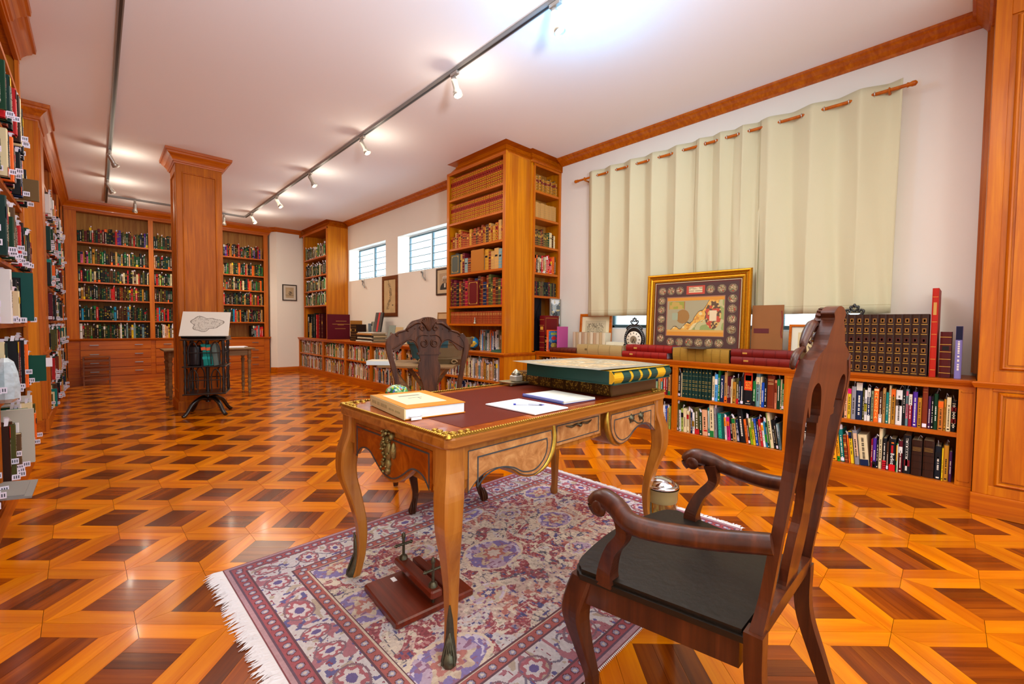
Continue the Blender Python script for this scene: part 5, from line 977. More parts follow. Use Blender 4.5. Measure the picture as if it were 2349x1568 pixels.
def curtain(y0, y1, n, label, seed, amp=.042):
    t = thing('curtain', label, 'curtain', (RXc, (y0+y1)/2, 3.12)); r = random.Random(seed); nx, nz = n*26, 30; W_ = y1-y0; vs = []; sh_ = [r.uniform(-.25, .25) for _ in range(n+1)]; dp = [r.uniform(.65, 1.15) for _ in range(2*n+1)]
    for j in range(nz+1):
        v = j/nz; z = .068-v*(3.188-1.352)+(.006*math.sin(j) if j == nz else 0)
        for i in range(nx+1):
            u = i/nx; w_ = u+.12/n*math.sin(u*PI*2*n+1.3)*v; ph = w_*n*2*PI; k = int(min(2*n, u*2*n)); A = amp*(1-.35*v)*(dp[k]*(1-(u*2*n-k))+dp[min(2*n, k+1)]*(u*2*n-k))*(1 if v < .06 else 1)
            if v < .05: A = amp*.9
            x = A*math.sin(ph)+v*.018*math.sin(u*17+seed)+.008*v*math.sin(u*41+v*6); s_ = math.sin(ph)
            vs.append((x-.0*v, (u-.5)*W_+.014*math.sin(2*ph)*(.6+.4*v)+.01*v*math.sin(u*9+seed), z+.006*s_*(1 if j == 0 else 0)))
    fs = [(j*(nx+1)+i, j*(nx+1)+i+1, (j+1)*(nx+1)+i+1, (j+1)*(nx+1)+i) for j in range(nz) for i in range(nx)]
    m = MB(); m.add(vs, fs, smooth=True); o = part('cloth', m, M_CURT, t); sd = o.modifiers.new('thickness', 'SOLIDIFY'); sd.thickness = .0018
    for k in range(2*n+1):
        if 0 < k < 2*n:
            y = (k/(2*n)-.5)*W_; part('grommet', MB().tube([(.021*math.cos(a)*(.3 if False else 1), y, .021*math.sin(a)) for a in [q*PI/8 for q in range(17)]], .0035, 6), M_CHROME, t)
    m = MB(); zz = -(3.12-1.352); part('hem', MB().add([(RXc-RXc+v[0]-.0006, v[1], v[2]) for v in vs[(nz-1)*(nx+1):nz*(nx+1)]]+[(v[0]-.0006, v[1], v[2]+.004) for v in vs[(nz-1)*(nx+1):nz*(nx+1)]], [(i, i+1, nx+2+i, nx+1+i) for i in range(nx)]), mat('hem_thread', '#b5aa84', .9), t)
curtain(2.04, 3.43, 5, 'leftmost pale linen curtain panel, closest to the tall pier bookcase', 3)
curtain(1.42, 2.05, 3, 'narrow middle pale linen curtain panel, above the gilt framed map', 5)
curtain(.42, 1.435, 3, 'rightmost wide pale linen curtain panel with soft vertical folds', 9, .05)
# ------------------------------------------------------------------ framed pictures
def PW(x, y, z, lean=0): return T(x, y, z) @ Matrix(((0, 0, -1, 0), (-1, 0, 0, 0), (0, 1, 0, 0), (0, 0, 0, 1))) @ RX(-lean)
def PB(x, y, z, lean=0): return T(x, y, z) @ Matrix(((1, 0, 0, 0), (0, 0, -1, 0), (0, 1, 0, 0), (0, 0, 0, 1))) @ RX(-lean)
def picture(name, label, cat, M, W_, H_, fw, fm, prof, fn, nx, ny, matc=None, mw_=0, glass=False):
    """W_, H_ outer size; local origin at the centre of the back"""
    t = thing(name, label, cat); t.matrix_world = M; a, b = W_/2-fw, H_/2-fw
    pr = {'flat': [(0, .006), (0, .016), (fw*.15, .02), (fw*.85, .02), (fw, .014), (fw, 0)], 'gilt': [(0, .006), (.0, .014), (fw*.12, .014), (fw*.16, .020), (fw*.3, .018), (fw*.42, .026), (fw*.58, .028), (fw*.66, .022), (fw*.78, .036), (fw*.92, .034), (fw, .02), (fw, 0)]}[prof]
    part('frame', MB().sweep(pr, [(-a, -b), (a, -b), (a, b), (-a, b)], closed=True), fm, t)
    part('backing', B(-a-.002, a+.002, -b-.002, b+.002, 0, .006), matc or M_CREAM, t)
    paint('print', 2*(a-mw_), 2*(b-mw_), nx, ny, fn, t, T(0, 0, .0072)); return t
def print_fn(bgc, ink, shape, dens=.5):
    def fn(U, V):
        c = np.tile(hexc(bgc), (len(U), 1)); W_ = U.max(); H_ = V.max(); n = noise(U, V, 90, 3); c *= (.94+.1*noise(U, V, 12, 1))[:, None]; s = shape(U/W_, V/H_, n); c[s > 0] = c[s > 0]*.35+hexc(ink)*.65; return c
    return fn
def goldmap(U, V):
    A = hexc; W_, H_ = U.max(), V.max(); u = U/W_; v = V/H_; c = np.tile(A('#4a2c28'), (len(U), 1)); n1 = noise(U, V, 28, 1); n2 = noise(U, V, 60, 2); n3 = noise(U, V, 14, 3)
    cols = [A(x) for x in ('#a89468', '#5f6a48', '#9c4a30', '#c8b490', '#7a5a3a')]
    def medal(cx, cy, r=.128):
        q = np.hypot(U-cx*W_, V-cy*H_); k = q < r*.8*W_*.9; i = (np.floor(n2*7+n1*5).astype(int)) % 5
        for j in range(5): c[k & (i == j)] = cols[j]
        c[(np.abs(q-r*.8*W_*.9) < .003)] = A('#8a7a58'); c[(np.abs(q-r*.8*W_*.82) < .002)] = A('#3a2820')
    xs = [-.86, -.63, -.40, .36, .62, .87]
    for x in xs: medal(x, .80)
    for y in (.49, .20, -.10, -.41, -.72): medal(-.87, y); medal(.87, y)
    for x in (-.6, -.36, -.12, .12, .36, .6): medal(x, -.82)
    k = (np.abs(u) < .225) & (np.abs(v-.8) < .13); c[k] = A('#b8432c'); k = (np.abs(u) < .17) & (np.abs(v-.8) < .085); c[k] = A('#d8c69c'); c[k & (np.sin(v*260) > .6) & (n2 > .3)] = A('#7a6040')
    k = (np.abs(u+.01) < .72) & (v < .60) & (v > -.64); c[k] = A('#9a6a50'); k = (np.abs(u+.01) < .70) & (v < .575) & (v > -.615); c[k] = A('#d08a2a')
    k = (np.abs(u+.01) < .70) & (v < .48) & (v > -.50); c[k] = A('#b9b07c'); i = k & (n3 > .52); c[i] = A('#a8a46a')
    du = u+.01; coast = -.42+.25*(du+.65)+.95*np.clip(du+.25, 0, 1)**1.15+.05*np.sin(u*22)+.05*(n1-.5)+.18*np.clip(du+.1, 0, 1)
    sea = k & (v > coast); c[sea] = A('#a39a78'); land = k & (v <= coast) & (v > coast-.30-.1*np.sin(u*5)); c[land] = A('#dca84a'); c[land & (n2 > .62)] = A('#c98a3a'); c[land & (n1 > .66)] = A('#d8c48c'); c[k & (np.abs(v-coast) < .012)] = A('#33302c')
    c[k & (v < coast-.35) & (n3 > .4)] = A('#8f9a58'); c[k & (np.abs(v-(coast-.35)) < .008)] = A('#6a6a40')
    q = np.hypot((u+.3)/.17, (v+.02)/.22); c[sea & (q < 1)] = A('#9a7038'); q = (np.abs(u+.46) < .2) & (np.abs(v-.33) < .12); c[q & k] = A('#b89a4c'); c[q & k & (n1 > .55)] = A('#93963c'); c[(np.abs(np.abs(u+.46)-.2) < .008) & (np.abs(v-.33) < .13)] = A('#a05a28'); q = (np.abs(u+.5) < .075) & (np.abs(v+.02) < .11); c[q & k] = A('#9aa486')
    q = np.hypot((u-.44)/.19, (v-.02)/.42); kk = k & (q < 1); c[kk & (n2 > .42)] = A('#5c4430'); c[kk & (n2 <= .42)] = A('#cfa860'); c[kk & (n1 > .68)] = A('#b84830'); c[(np.abs(u-.44) < .085) & (np.abs(v-.0) < .155)] = A('#dcc8a0')
    q = k & (u > -.7) & (v < -.43); c[q] = A('#cfa050'); return c
picture('framed_map', 'large gilt framed antique coloured map leaning on the curtains', 'picture', PW(4.555, 1.99, 1.335, .035), 1.09, .915, .085, M_GOLD, 'gilt', goldmap, 230, 190, mat('map_mount', '#5a1e12', .6), .03)
t = bpy.data.objects['framed_map']; part('mount_fillet', MB().sweep([(0, .0074), (.004, .0085), (.006, .0074)], [(-.447, -.357), (.447, -.357), (.447, .357), (-.447, .357)], closed=True), mat('fillet_ivory', '#d6c69a', .5), t)
m = MB()
for (x0, y0, x1, y1) in ((-.5, -.41, .5, -.41), (-.5, .41, .5, .41), (-.5, -.41, -.5, .41), (.5, -.41, .5, .41)):
    n = 60
    for i in range(n): q = (i+.5)/n; m.lathe([(.004, 0), (.0035, .003), (.001, .005)], 5, M=T(x0+(x1-x0)*q, y0+(y1-y0)*q, .027), cap=False)
part('beading', m, M_BRASS, t)
picture('framed_engraving', 'small wood framed engraved view leaning on the wall beside the clock', 'picture', PW(4.69, 3.345, 1.127, .06), .50, .50, .035, W_H, 'flat', print_fn('#c8bd9c', '#5c5140', lambda u, v, n: ((np.abs(u) < .8) & (np.abs(v) < .8) & ((v > .45) & (n > .55) | (v <= .45) & (np.sin(v*55+n*4) > .3)))*1), 70, 70, mat('mount_cream', '#e0d6b4', .8), .055)
picture('framed_drawing', 'small wood framed sketch of a seated figure, left of the brown leather set', 'picture', PW(4.56, .955, 1.065, .08), .34, .37, .022, W_H, 'flat', print_fn('#d8c592', '#3a2c20', lambda u, v, n: ((np.hypot(u/.16, (v-.3)/.12) < 1) | (np.hypot((u-.05)/.25, (v+.05)/.28) < 1) & (n > .42) | (np.hypot((u+.1)/.5, (v+.42)/.16) < 1) & (n > .5))*1), 60, 60, mat('mount_pale', '#ddd9c2', .8), .05)
picture('framed_print', 'small framed print of a ship on the white wall left of the narrow bookcase', 'picture', PB(3.485, 11.698, 1.972, 0), .335, .40, .022, mat('dark_frame', '#2c1d12', .4), 'flat', print_fn('#b9a27e', '#2b241c', lambda u, v, n: ((np.hypot((u-.1)/.5, (v+.15)/.4) < 1) & (n > .35) | (np.abs(v+.5) < .04))*1), 50, 60, mat('mount_grey', '#d2c8b8', .8), .05)
picture('wall_map', 'tall narrow brown framed map hanging between the two small windows', 'picture', PW(4.198, 7.90, 1.765, 0), .62, .80, .075, wood('brown_frame', '#5a2c10', '#7c431c', 'x'), 'flat', print_fn('#c6a878', '#4a3a28', lambda u, v, n: ((np.abs(u+.1-.25*np.sin(v*3+1)) < .22) & (n > .5) & (np.abs(v) < .8) | (np.hypot((u-.5)/.14, (v+.55)/.05) < 1) | (np.abs(u+.1-.25*np.sin(v*3+1)) < .04) & (v > -.6))*1), 50, 80, None, .0)
def portrait(U, V):
    c = np.tile(hexc('#b59c7c'), (len(U), 1)); u = U/U.max(); v = V/V.max(); n = noise(U, V, 60, 1); A = hexc
    k = np.hypot(u/.85, (v+.9)/.75) < 1; c[k] = A('#241d1a'); c[k & (np.abs(u) < .12) & (v > -.75)] = A('#d8d0c0'); k = np.hypot(u/.42, (v-.15)/.42) < 1; c[k] = A('#9a8468'); c[k & (v > .35)] = A('#b8b0a4'); c[k & (np.abs(np.abs(u)-.16) < .07) & (np.abs(v-.15) < .04)] = A('#3a2c24')
    c[k & (np.hypot(u/.1, (v+.1)/.03) < 1)] = A('#4a342a'); c[(np.hypot(u/.5, (v-.3)/.42) < 1) & ~k & (n > .3)] = A('#cfc8bc'); return c
picture('framed_portrait', 'framed portrait photograph of an elderly person in a dark suit beside the tall pier bookcase', 'picture', PW(4.198, 6.02, 1.935, 0), .50, .45, .028, mat('dark_frame2', '#3a2010', .4), 'flat', portrait, 60, 60, mat('mount_tan', '#cdb895', .8), .06)
for y in (9.0, 6.62):
    o = thing('wall_sconce', '%s metal window-latch arm with a thin rod under the %s small window' % (('far', 'left') if y > 8 else ('near', 'right')), 'wall bracket', (4.197, y, 2.06)); part('arm', MB().tube([(-.01, .08, .07), (-.05, .02, .0), (-.04, -.06, -.07)], .012, 8).lathe([(.02, -.01), (.02, .01)], 10, M=T(-.02, .09, .08) @ RY(PI/2)), M_STEEL, o)
    part('rod', MB().tube([(-.03, -.04, -.05), (-.03, -.03, .16)], .004, 6), M_STEEL, o)
# ------------------------------------------------------------------ standing and lying books on the counters
def standing(label, x, y, t, h, d, col, style='plain', z=.8765, rz=A90, name='book', group=None, cover=None, lean=0):
    m = MB(); r = random.Random(int(y*1000)); book_geo(m, t, h, d, lin(col), decor(r, t, h, style, 'wine'), None, True, False, False, r)
    o = part(name, m, M_BOOK); o.matrix_world = T(x, y, z) @ RZ(rz) @ RY(lean); tag(o, label, 'book', group)
    if cover: cover(o, t, h, d)
    return o
def lying(label, x, y0, y1, z, th, dep, col, ribs=5, gold=None, rz=A90, pages='#c8b083', group=None, name='book', rot=0, ctr=None):
    """spine towards the room, length along the counter"""
    L_ = y0-y1; m = MB(); c = lin(col); rib = tuple(q*.75 for q in c)
    prof = [(math.sin(a)*-.010+.010-.010, .5*th-.5*th*math.cos(a)) for a in []]
    P = [(0.012-.012*math.sin(PI*k/6), th*k/6) for k in range(7)]
    m.prism([(y, z_) for y, z_ in P]+[(.02, th), (.02, 0)], 0, L_, col=c, axis='x', smooth=False)
    m.box(0, L_, .02, dep, 0, .004, c).box(0, L_, .02, dep, th-.004, th, c); m.box(.005, L_-.005, .02, dep-.006, .004, th-.004, lin(pages))
    for k in range(ribs):
        x_ = L_*(k+1)/(ribs+1); Q = [(q[0]-.003, q[1]) for q in P]; m.prism(Q+[(.01, th), (.01, 0)], x_-.003, x_+.003, col=rib, axis='x')
    if gold: x_ = L_*.22; m.prism([(q[0]-.001, q[1]*.6+th*.2) for q in P]+[(.01, th*.8), (.01, th*.2)], x_-.02, x_+.02, col=lin(gold), axis='x')
    o = part(name, m, M_BOOK); o.matrix_world = (T(x, y0, z) @ RZ(rz+rot)) if ctr is None else ctr; return tag(o, label, 'book', group)
CZ = .8758
lying('small rust brown leather book lying at the left end of the counter', 4.30, 3.80, 3.36, CZ, .058, .22, '#5e2416', 6)
lying('fat vellum-bound volume lying on its side with a tie, worn cream spine', 4.30, 3.34, 2.71, CZ, .115, .30, '#a8905e', 3, '#6b5836')
lying('lower of the two red leather volumes stacked left of the gilt map', 4.30, 2.70, 2.17, CZ, .066, .24, '#8e1a14', 5, '#c8a04a', pages='#a9a3b4')
lying('upper of the two red leather volumes stacked left of the gilt map', 4.315, 2.66, 2.12, CZ+.0665, .072, .23, '#8a1512', 5, '#c8a04a', pages='#a9a3b4')
lying('very thick tan ribbed volume lying before the gilt framed map', 4.30, 2.10, 1.55, CZ, .128, .34, '#99742a', 6, None, pages='#5a4a38')
lying('lower of the two dark red volumes stacked right of the gilt map', 4.30, 1.53, .93, CZ, .070, .28, '#741a12', 5, '#b8863c', pages='#7a5a3a')
lying('upper of the two dark red volumes stacked right of the gilt map', 4.312, 1.535, .98, CZ+.0705, .068, .27, '#6e1510', 5, '#b8863c', pages='#7a5a3a')
o = part('papers', MB().box(-.2, .2, -.1, .1, 0, .004).box(-.05, .24, -.08, .09, .005, .008), mat('dark_papers', '#4a4038', .7), None, (4.43, 1.86, CZ+.129)); tag(o, 'loose dark papers on top of the thick tan volume', 'papers')
def cov_arch(o, t, h, d): 
    m = MB(); x = t+.0006; m.tf = lambda p: (x, p.x, p.z)
    for (a, b, c_, e) in ((.03, d-.03, .03, .036), (.03, d-.03, h-.036, h-.03), (.03, .034, .03, h-.03), (d-.034, d-.03, .03, h-.03)): m.quad((a, 0, c_), (b, 0, c_), (b, 0, e), (a, 0, e), lin('#a8762c'))
    m.tf = None; part('cover_tooling', m, M_BOOK, o)
standing('big red leather folio with gilt tooling at the foot of the narrow shelf unit', 4.31, 3.985, .085, .475, .30, '#6e1014', 'bands', cover=cov_arch)
def cov_diam(o, t, h, d):
    m = MB(); x = t+.0008
    for s in (-1, 1):
        for k in (0, .018):
            for a, b in (((.0, h*.35), (d, h*.95)), ((.0, h*.95), (d, h*.35))): m.add([(x, a[0], a[1]+k), (x, a[0], a[1]+k+.006), (x, b[0], b[1]+k+.006), (x, b[0], b[1]+k)], [(0, 1, 2, 3)], lin('#8a7440'))
    part('cover_tooling', m, M_BOOK, o)
standing('tall black folio with crossing gold lines inside the narrow shelf unit', 4.235, 4.12, .03, .735, .22, '#131018', 'plain', cover=cov_diam)
def foil(U, V):
    n = noise(U, V, 14, 1); n2 = noise(U, V, 40, 2); c = np.tile(hexc('#a9b4b8'), (len(U), 1)); c[n > .55] = hexc('#e6eaea'); c[(n < .4)] = hexc('#5c666a'); c[(n2 > .72)] = hexc('#c9b98a'); k = np.hypot((U)/.07, (V+.02)/.2)+.4*(n-.5) < 1; c[k & (n2 > .35)] = hexc('#2f3638'); return c
picture('wrapped_photograph', 'shiny cellophane wrapped photograph standing behind the red folio', 'picture', PB(4.625, 3.99, 1.235, .0), .22, .715, .012, M_SILVER, 'flat', foil, 30, 90)
standing('small black ribbed book between the red folio and the picture book', 4.31, 3.885, .035, .21, .14, '#17140f', 'bands')
def cov_lamp(o, t, h, d):
    def fn(U, V):
        c = np.tile(hexc('#1d6fae'), (len(U), 1)); u = U/U.max(); v = V/V.max(); k = v < -.1; c[k] = hexc('#14306c'); q = np.hypot(u/.5, (v-.25)/.22) < 1; c[q] = hexc('#d42a2a'); q = np.hypot(u/.6, (v+.5)/.28) < 1; c[q] = hexc('#b8963a'); q = (np.abs(v-.75) < .12) & (np.abs(u) < .6); c[q] = hexc('#9aa838'); n = noise(U, V, 60, 1); c[(n > .75)] = c[(n > .75)]*.6+hexc('#e8d870')*.4; return c
    paint('cover_print', d-.03, h-.03, 24, 34, fn, o, T(t+.0012, d/2, h/2) @ Matrix(((0, 0, 1, 0), (1, 0, 0, 0), (0, 1, 0, 0), (0, 0, 0, 1))))
standing('picture book with an orange spine and a bright blue illustrated cover', 4.27, 3.825, .03, .285, .235, '#e0581c', 'plain', cover=cov_lamp)
standing('slim pink book beside the blue picture book', 4.335, 3.70, .024, .33, .2, '#b8508c', 'none')
for k in range(11):
    y = 3.60-k*.046; standing('pale vellum book, %s in the parchment row on the counter' % (ORD[k+1]+' from left'), 4.54, y, .043, .262-.004*(k % 3), .15, ('#cbb698', '#bda27c', '#d6c7ac', '#b99878')[k % 4], 'none', group='parchment books on the counter')
# clocks
def clock(x, y, z0, label, face=True):
    t = thing('table_clock', label, 'clock', (x, y, z0), A90)
    rx, rz_ = .125, .155; cz = .19; m = MB()
    for q in range(2): m.tube([(rx*(1-.14*q)*math.cos(a), .0, cz+rz_*(1-.14*q)*math.sin(a)) for a in [k*PI/16 for k in range(33)]], .009, 6)
    part('rim', m, M_BLACK, t)
    part('case', MB().prism([(rx*.9*math.cos(a), cz+rz_*.9*math.sin(a)) for a in [k*PI/16 for k in range(32)]], .0, .05), M_BLACK, t)
    m = MB()
    for k in range(40): a = k*PI/20; m.lathe([(.005, 0), (.002, .005)], 6, M=T(rx*.93*math.cos(a), -.008, cz+rz_*.93*math.sin(a)) @ RX(PI/2), cap=False)
    part('pearl_studs', m, mat('pearl', '#cdd8dc', .2), t)
    if face:
        part('dial', MB().lathe([(.001, .002), (.092, .002), (.096, -.003)], 32, M=T(0, -.014, cz) @ RX(PI/2), cap=False), mat('dial_ivory', '#e2d9c4', .4), t)
        m = MB()
        for k in range(12): a = k*PI/6; m.box(-.004, .004, -.0005, .0005, .066, .084, M=T(0, -.0175, cz) @ RY(a))
        m.lathe([(.040, 0), (.043, .001)], 24, M=T(0, -.0175, cz) @ RX(PI/2), cap=False); m.box(-.002, .002, -.001, .001, -.01, .06, M=T(0, -.019, cz) @ RY(2.6)); m.box(-.003, .003, -.001, .001, -.01, .04, M=T(0, -.0195, cz) @ RY(3.6)); part('numerals', m, M_BLACK, t)
        part('dial_centre', MB().lathe([(.001, .0), (.038, .0)], 24, M=T(0, -.0178, cz) @ RX(PI/2), cap=False), mat('dial_brass', '#9a8c70', .4, metal=.4), t)
    m = MB()
    for s in (-1, 1):
        m.tube(spline([(0, 0, cz+rz_+.0), (s*.05, 0, cz+rz_+.012), (s*.085, 0, cz+rz_-.01), (s*.10, 0, cz+rz_-.03), (s*.085, 0, cz+rz_-.035)], 4), .009, 6); m.tube(spline([(0, 0, cz+rz_+.01), (s*.035, 0, cz+rz_+.03), (s*.048, 0, cz+rz_+.055), (s*.03, 0, cz+rz_+.062), (s*.022, 0, cz+rz_+.045)], 4), .008, 6)
        m.tube(spline([(0, 0, cz+rz_+.05), (s*.018, 0, cz+rz_+.07), (s*.02, 0, cz+rz_+.085), (s*.006, 0, cz+rz_+.08)], 4), .007, 6); part('foot_scroll', MB().tube(spline([(s*.06, 0, .09), (s*.09, 0, .06), (s*.10, 0, .02), (s*.08, 0, .0)], 4), .011, 6), M_BLACK, t); part('side_scroll', MB().tube(spline([(s*.11, 0, .14), (s*.135, 0, .12), (s*.13, 0, .1), (s*.11, 0, .1)], 4), .008, 6), M_BLACK, t)
    m.lathe([(.004, -.014), (.012, 0), (.004, .014)], 8, M=T(0, 0, cz+rz_+.09)); part('scrollwork', m, M_BLACK, t); part('foot', B(-.1, .1, -.015, .03, 0, .02, r=.003), M_BLACK, t); return t
clock(4.49, 2.66, CZ, 'black oval fretwork clock with a white dial left of the gilt map')
c2 = clock(4.535, .655, CZ, 'dark scrolled crest of a second black clock rising behind the leather set', False); c2.scale = (1.25, 1, 1.22)
o = part('card_box', MB().box(-.0, .28, -.09, .02, 0, .15).box(.03, .12, -.1, -.09, .03, .12).box(.16, .25, -.1, -.09, .03, .12), mat('card_cream', '#d9d2ba', .8)); o.matrix_world = T(4.60, 3.06, CZ) @ RZ(A90); tag(o, 'low cream card display behind the vellum volume', 'card')
o = part('folder', MB().box(0, .265, 0, .012, 0, .555).box(.02, .16, -.001, 0, .30, .35).box(0, .265, .0, .03, 0, .02), mat('tan_board', '#8a5420', .6, var=.1)); o.matrix_world = T(4.545, 1.44, CZ) @ RZ(A90) @ RX(-.05); tag(o, 'brown board folder standing just right of the gilt map', 'folder')
part('title_label', B(.02, .15, -.002, -.0012, .29, .335), mat('maroon_label', '#5a1418', .5), o); part('ribbon', MB().tube([(.25, -.004, .5), (.262, -.006, .4), (.25, -.004, .3), (.258, -.004, .25)], .004, 4), mat('ribbon_red', '#8a1a1c', .6), o)
for k in range(13):
    y = .80-k*.0465; standing('tall brown leather volume with gilt spine, %s of the long set' % (ORD[k+1]+' from left' if k < 7 else (ORD[13-k]+' from right')), 4.325, y, .0455, .452, .19, '#331a0e', 'gset', group='brown leather set on the counter')
standing('tall thin bright red book right of the brown leather set', 4.325, .185, .034, .635, .37, '#b0200f', 'redset')
standing('fat dark red book with gilt panels near the panelled pier', 4.33, .135, .058, .325, .24, '#4c0f0e', 'bands')
o = standing('purple and navy book at the right end of the counter', 4.33, .058, .034, .365, .22, '#8078b8', 'plain')
part('spine_block', MB().quad((.001, -.001, .27), (.033, -.001, .27), (.033, -.001, .364), (.001, -.001, .364), lin('#141434')), M_BOOK, o)
# ------------------------------------------------------------------ far counter
FZ = .8635
def cov_gold(o, t, h, d):
    m = MB(); x = -.0008
    for z, a, b in ((.72, .18, .42), (.6, .1, .5), (.57, .22, .36), (.42, .16, .4)): m.quad((a, -.0008, h*z), (b, -.0008, h*z), (b, -.0008, h*z+.008), (a, -.0008, h*z+.008), lin('#c89a4a'))
    part('title', m, M_BOOK, o)
m = MB(); m.box(0, .52, 0, .05, 0, .56, lin('#5c0c20')); m.box(.004, .53, .004, .046, .006, .554, PGE); o = part('folio', m, M_BOOK); o.matrix_world = T(3.70, 9.80, FZ) @ RX(-.0); tag(o, 'large maroon folio with gold title, its cover facing the room, on the far counter', 'book'); cov_gold(o, .05, .56, .5)
for k, (y, t, h, c, nm) in enumerate(((11.5, .06, .50, '#3a1c20', 'dull red'), (11.41, .05, .58, '#14181a', 'tall black'), (11.33, .06, .52, '#1c1a1c', 'black'), (11.25, .03, .36, '#c89a54', 'thin tan'), (11.1, .05, .58, '#101a14', 'dark green'), (10.95, .05, .60, '#22261c', 'grey-green'), (10.80, .06, .56, '#b0181c', 'red banded'), (10.62, .07, .58, '#4a0c12', 'dark maroon'), (10.45, .08, .57, '#420a10', 'maroon ribbed'))):
    standing('%s folio standing on the far counter below the narrow bookcase' % nm, 3.80, y, t, h, .3, c, 'bands' if k > 6 else 'plain', z=FZ)
standing('tan cased book beside the maroon folio on the far counter', 3.9, 9.1, .05, .42, .25, '#a9702c', 'plain', z=FZ)
for k in range(4): standing('brown ribbed leather volume, %s of four on the far counter' % ORD[k+1], 3.86, 8.98-k*.07, .066, .34, .22, '#2c1810', 'bands', z=FZ, group='brown leather volumes on the far counter')
standing('slate grey book behind the pile on the far counter', 4.02, 8.5, .03, .36, .2, '#74808a', 'plain', z=FZ); standing('pale card book behind the pile on the far counter', 4.04, 8.38, .03, .40, .16, '#b5b2a2', 'plain', z=FZ)
z = FZ
for k, (c, th, nm) in enumerate((('#d8d0bc', .03, 'lowest'), ('#2a2422', .03, 'second'), ('#cfc4aa', .03, 'third'), ('#1c1a1a', .04, 'fourth'), ('#c08a4a', .035, 'fifth'), ('#d6d2c8', .02, 'topmost'))):
    lying('%s book in the untidy pile on the far counter' % nm, 3.74+.01*(k % 2), 8.45-.03*(k % 3), 7.78-.04*(k % 2), z, th, .3, c, 0); z += th+.0008
def slant(U, V):
    c = np.tile(hexc('#4a4642'), (len(U), 1)); n = noise(U*1, V*.2, 30, 1); c *= (.7+.6*n)[:, None]; c[np.abs(U-.02) < .035] = hexc('#c8302c'); return c
m = MB(); m.box(-.15, .15, -.19, .19, 0, .03, lin('#33302e')); o = part('atlas', m, M_BOOK); o.matrix_world = PW(4.02, 8.0, 1.25, .18); tag(o, 'slanting dark atlas with a red stripe propped above the far pile', 'book'); paint('cover_print', .3, .38, 30, 38, slant, o, T(0, 0, .0306))
for y, w_, h, c, nm in ((7.42, .24, .33, '#8f9c92', 'grey-green'), (7.15, .26, .30, '#c9ae7c', 'tan'), (6.86, .28, .22, '#cdb98c', 'low cream')):
    o = part('booklet', MB().box(-w_/2, w_/2, 0, h, 0, .012), mat('booklet'+c, c, .7)); o.matrix_world = PW(3.95, y, FZ, .15); tag(o, '%s booklet cover standing on the far counter under the wall map' % nm, 'booklet')
    part('ink_drawing', MB().box(-w_*.2, w_*.1, h*.3, h*.6, .0121, .0126).box(-w_*.1, w_*.25, h*.5, h*.55, .0121, .0126), mat('faded_ink', '#6e5c3c', .7), o)
o = part('open_papers', MB().box(-.2, .2, -.12, .12, 0, .01).box(-.18, .22, -.1, .12, .011, .02), M_PAPER); o.matrix_world = T(3.86, 6.95, FZ) @ RZ(.5); tag(o, 'loose white papers lying in front of the booklets on the far counter', 'papers')
o = part('dark_box', MB().bbox(-.12, .12, -.1, .1, 0, .2, .006), mat('dark_box2', '#231814', .5)); o.matrix_world = T(4.02, 6.62, FZ); tag(o, 'small dark box on the far counter beside the chair crest', 'box')
picture('framed_figure', 'narrow gilt framed figure print on the far counter', 'picture', PW(4.05, 6.32, FZ+.19, .1), .26, .36, .03, M_GOLD, 'flat', print_fn('#c9a878', '#3a2418', lambda u, v, n: ((np.hypot((u-.2)/.3, v/.7) < 1) & (n > .45))*1), 24, 34)
picture('cover_print', 'upright tan printed cover above the carved chair, left of the pier bookcase', 'picture', PW(4.12, 5.98, FZ+.28, .08), .30, .55, .012, mat('tan_edge', '#b08c58', .7), 'flat', lambda U, V: np.where(((V > .17) | (V < -.1))[:, None], hexc('#c9a878'), np.where((np.hypot(U/.1, (V+.02)/.08) < 1)[:, None], hexc('#a8743c'), hexc('#5e3a28'))), 30, 50)
g = thing('globe', 'small blue and yellow globe at the open foot of the pier bookcase', 'globe', (3.86, 4.85, FZ))
def globe_mesh():
    m = MB(); R = .085; n = 24
    for j in range(n//2):
        for i in range(n):
            def P(a, b): t, f = PI*b/(n/2), 2*PI*a/n; return (R*math.sin(t)*math.cos(f), R*math.sin(t)*math.sin(f), .105+R*math.cos(t))
            q = math.sin(i*.9+1)+math.cos(j*1.1+i*.35); c = lin('#2f8fd0') if q < .35 else (lin('#e6cf3a') if q < 1.1 else lin('#d8a83a')); m.add([P(i, j), P(i, j+1), P(i+1, j+1), P(i+1, j)], [(0, 1, 2, 3)], c, True)
    return m
part('sphere', globe_mesh(), M_BOOK, g); part('stand', MB().lathe([(.05, 0), (.045, .01), (.012, .018), (.012, .03)], 16), M_BLACK, g)
o = part('sheet', MB().box(-.09, .09, 0, .28, 0, .004), M_PAPER); o.matrix_world = PW(3.99, 4.16, FZ, .2); tag(o, 'white printed sheet leaning inside the foot of the pier bookcase', 'paper')
o = part('green_cloth', MB().lathe([(.16, 0), (.15, .012), (.09, .03), (.05, .028), (.001, .04)], 14, M=T(0, 0, 0) @ Matrix.Diagonal((.7, 1.2, 1, 1))), mat('green_cloth', '#1f4a30', .8, var=.5, scale=30)); o.location = (3.86, 4.24, FZ); tag(o, 'crumpled dark green cloth on the counter corner of the pier', 'cloth')
o = part('figurine', MB().lathe([(.02, 0), (.018, .012), (.008, .02), (.012, .045), (.005, .06), (.009, .072), (.002, .085)], 10), mat('pewter', '#a39c8a', .35, metal=.6)); o.location = (3.715, 4.63, 1.236); tag(o, 'tiny pewter figurine on the bottom shelf of the pier bookcase', 'figurine')
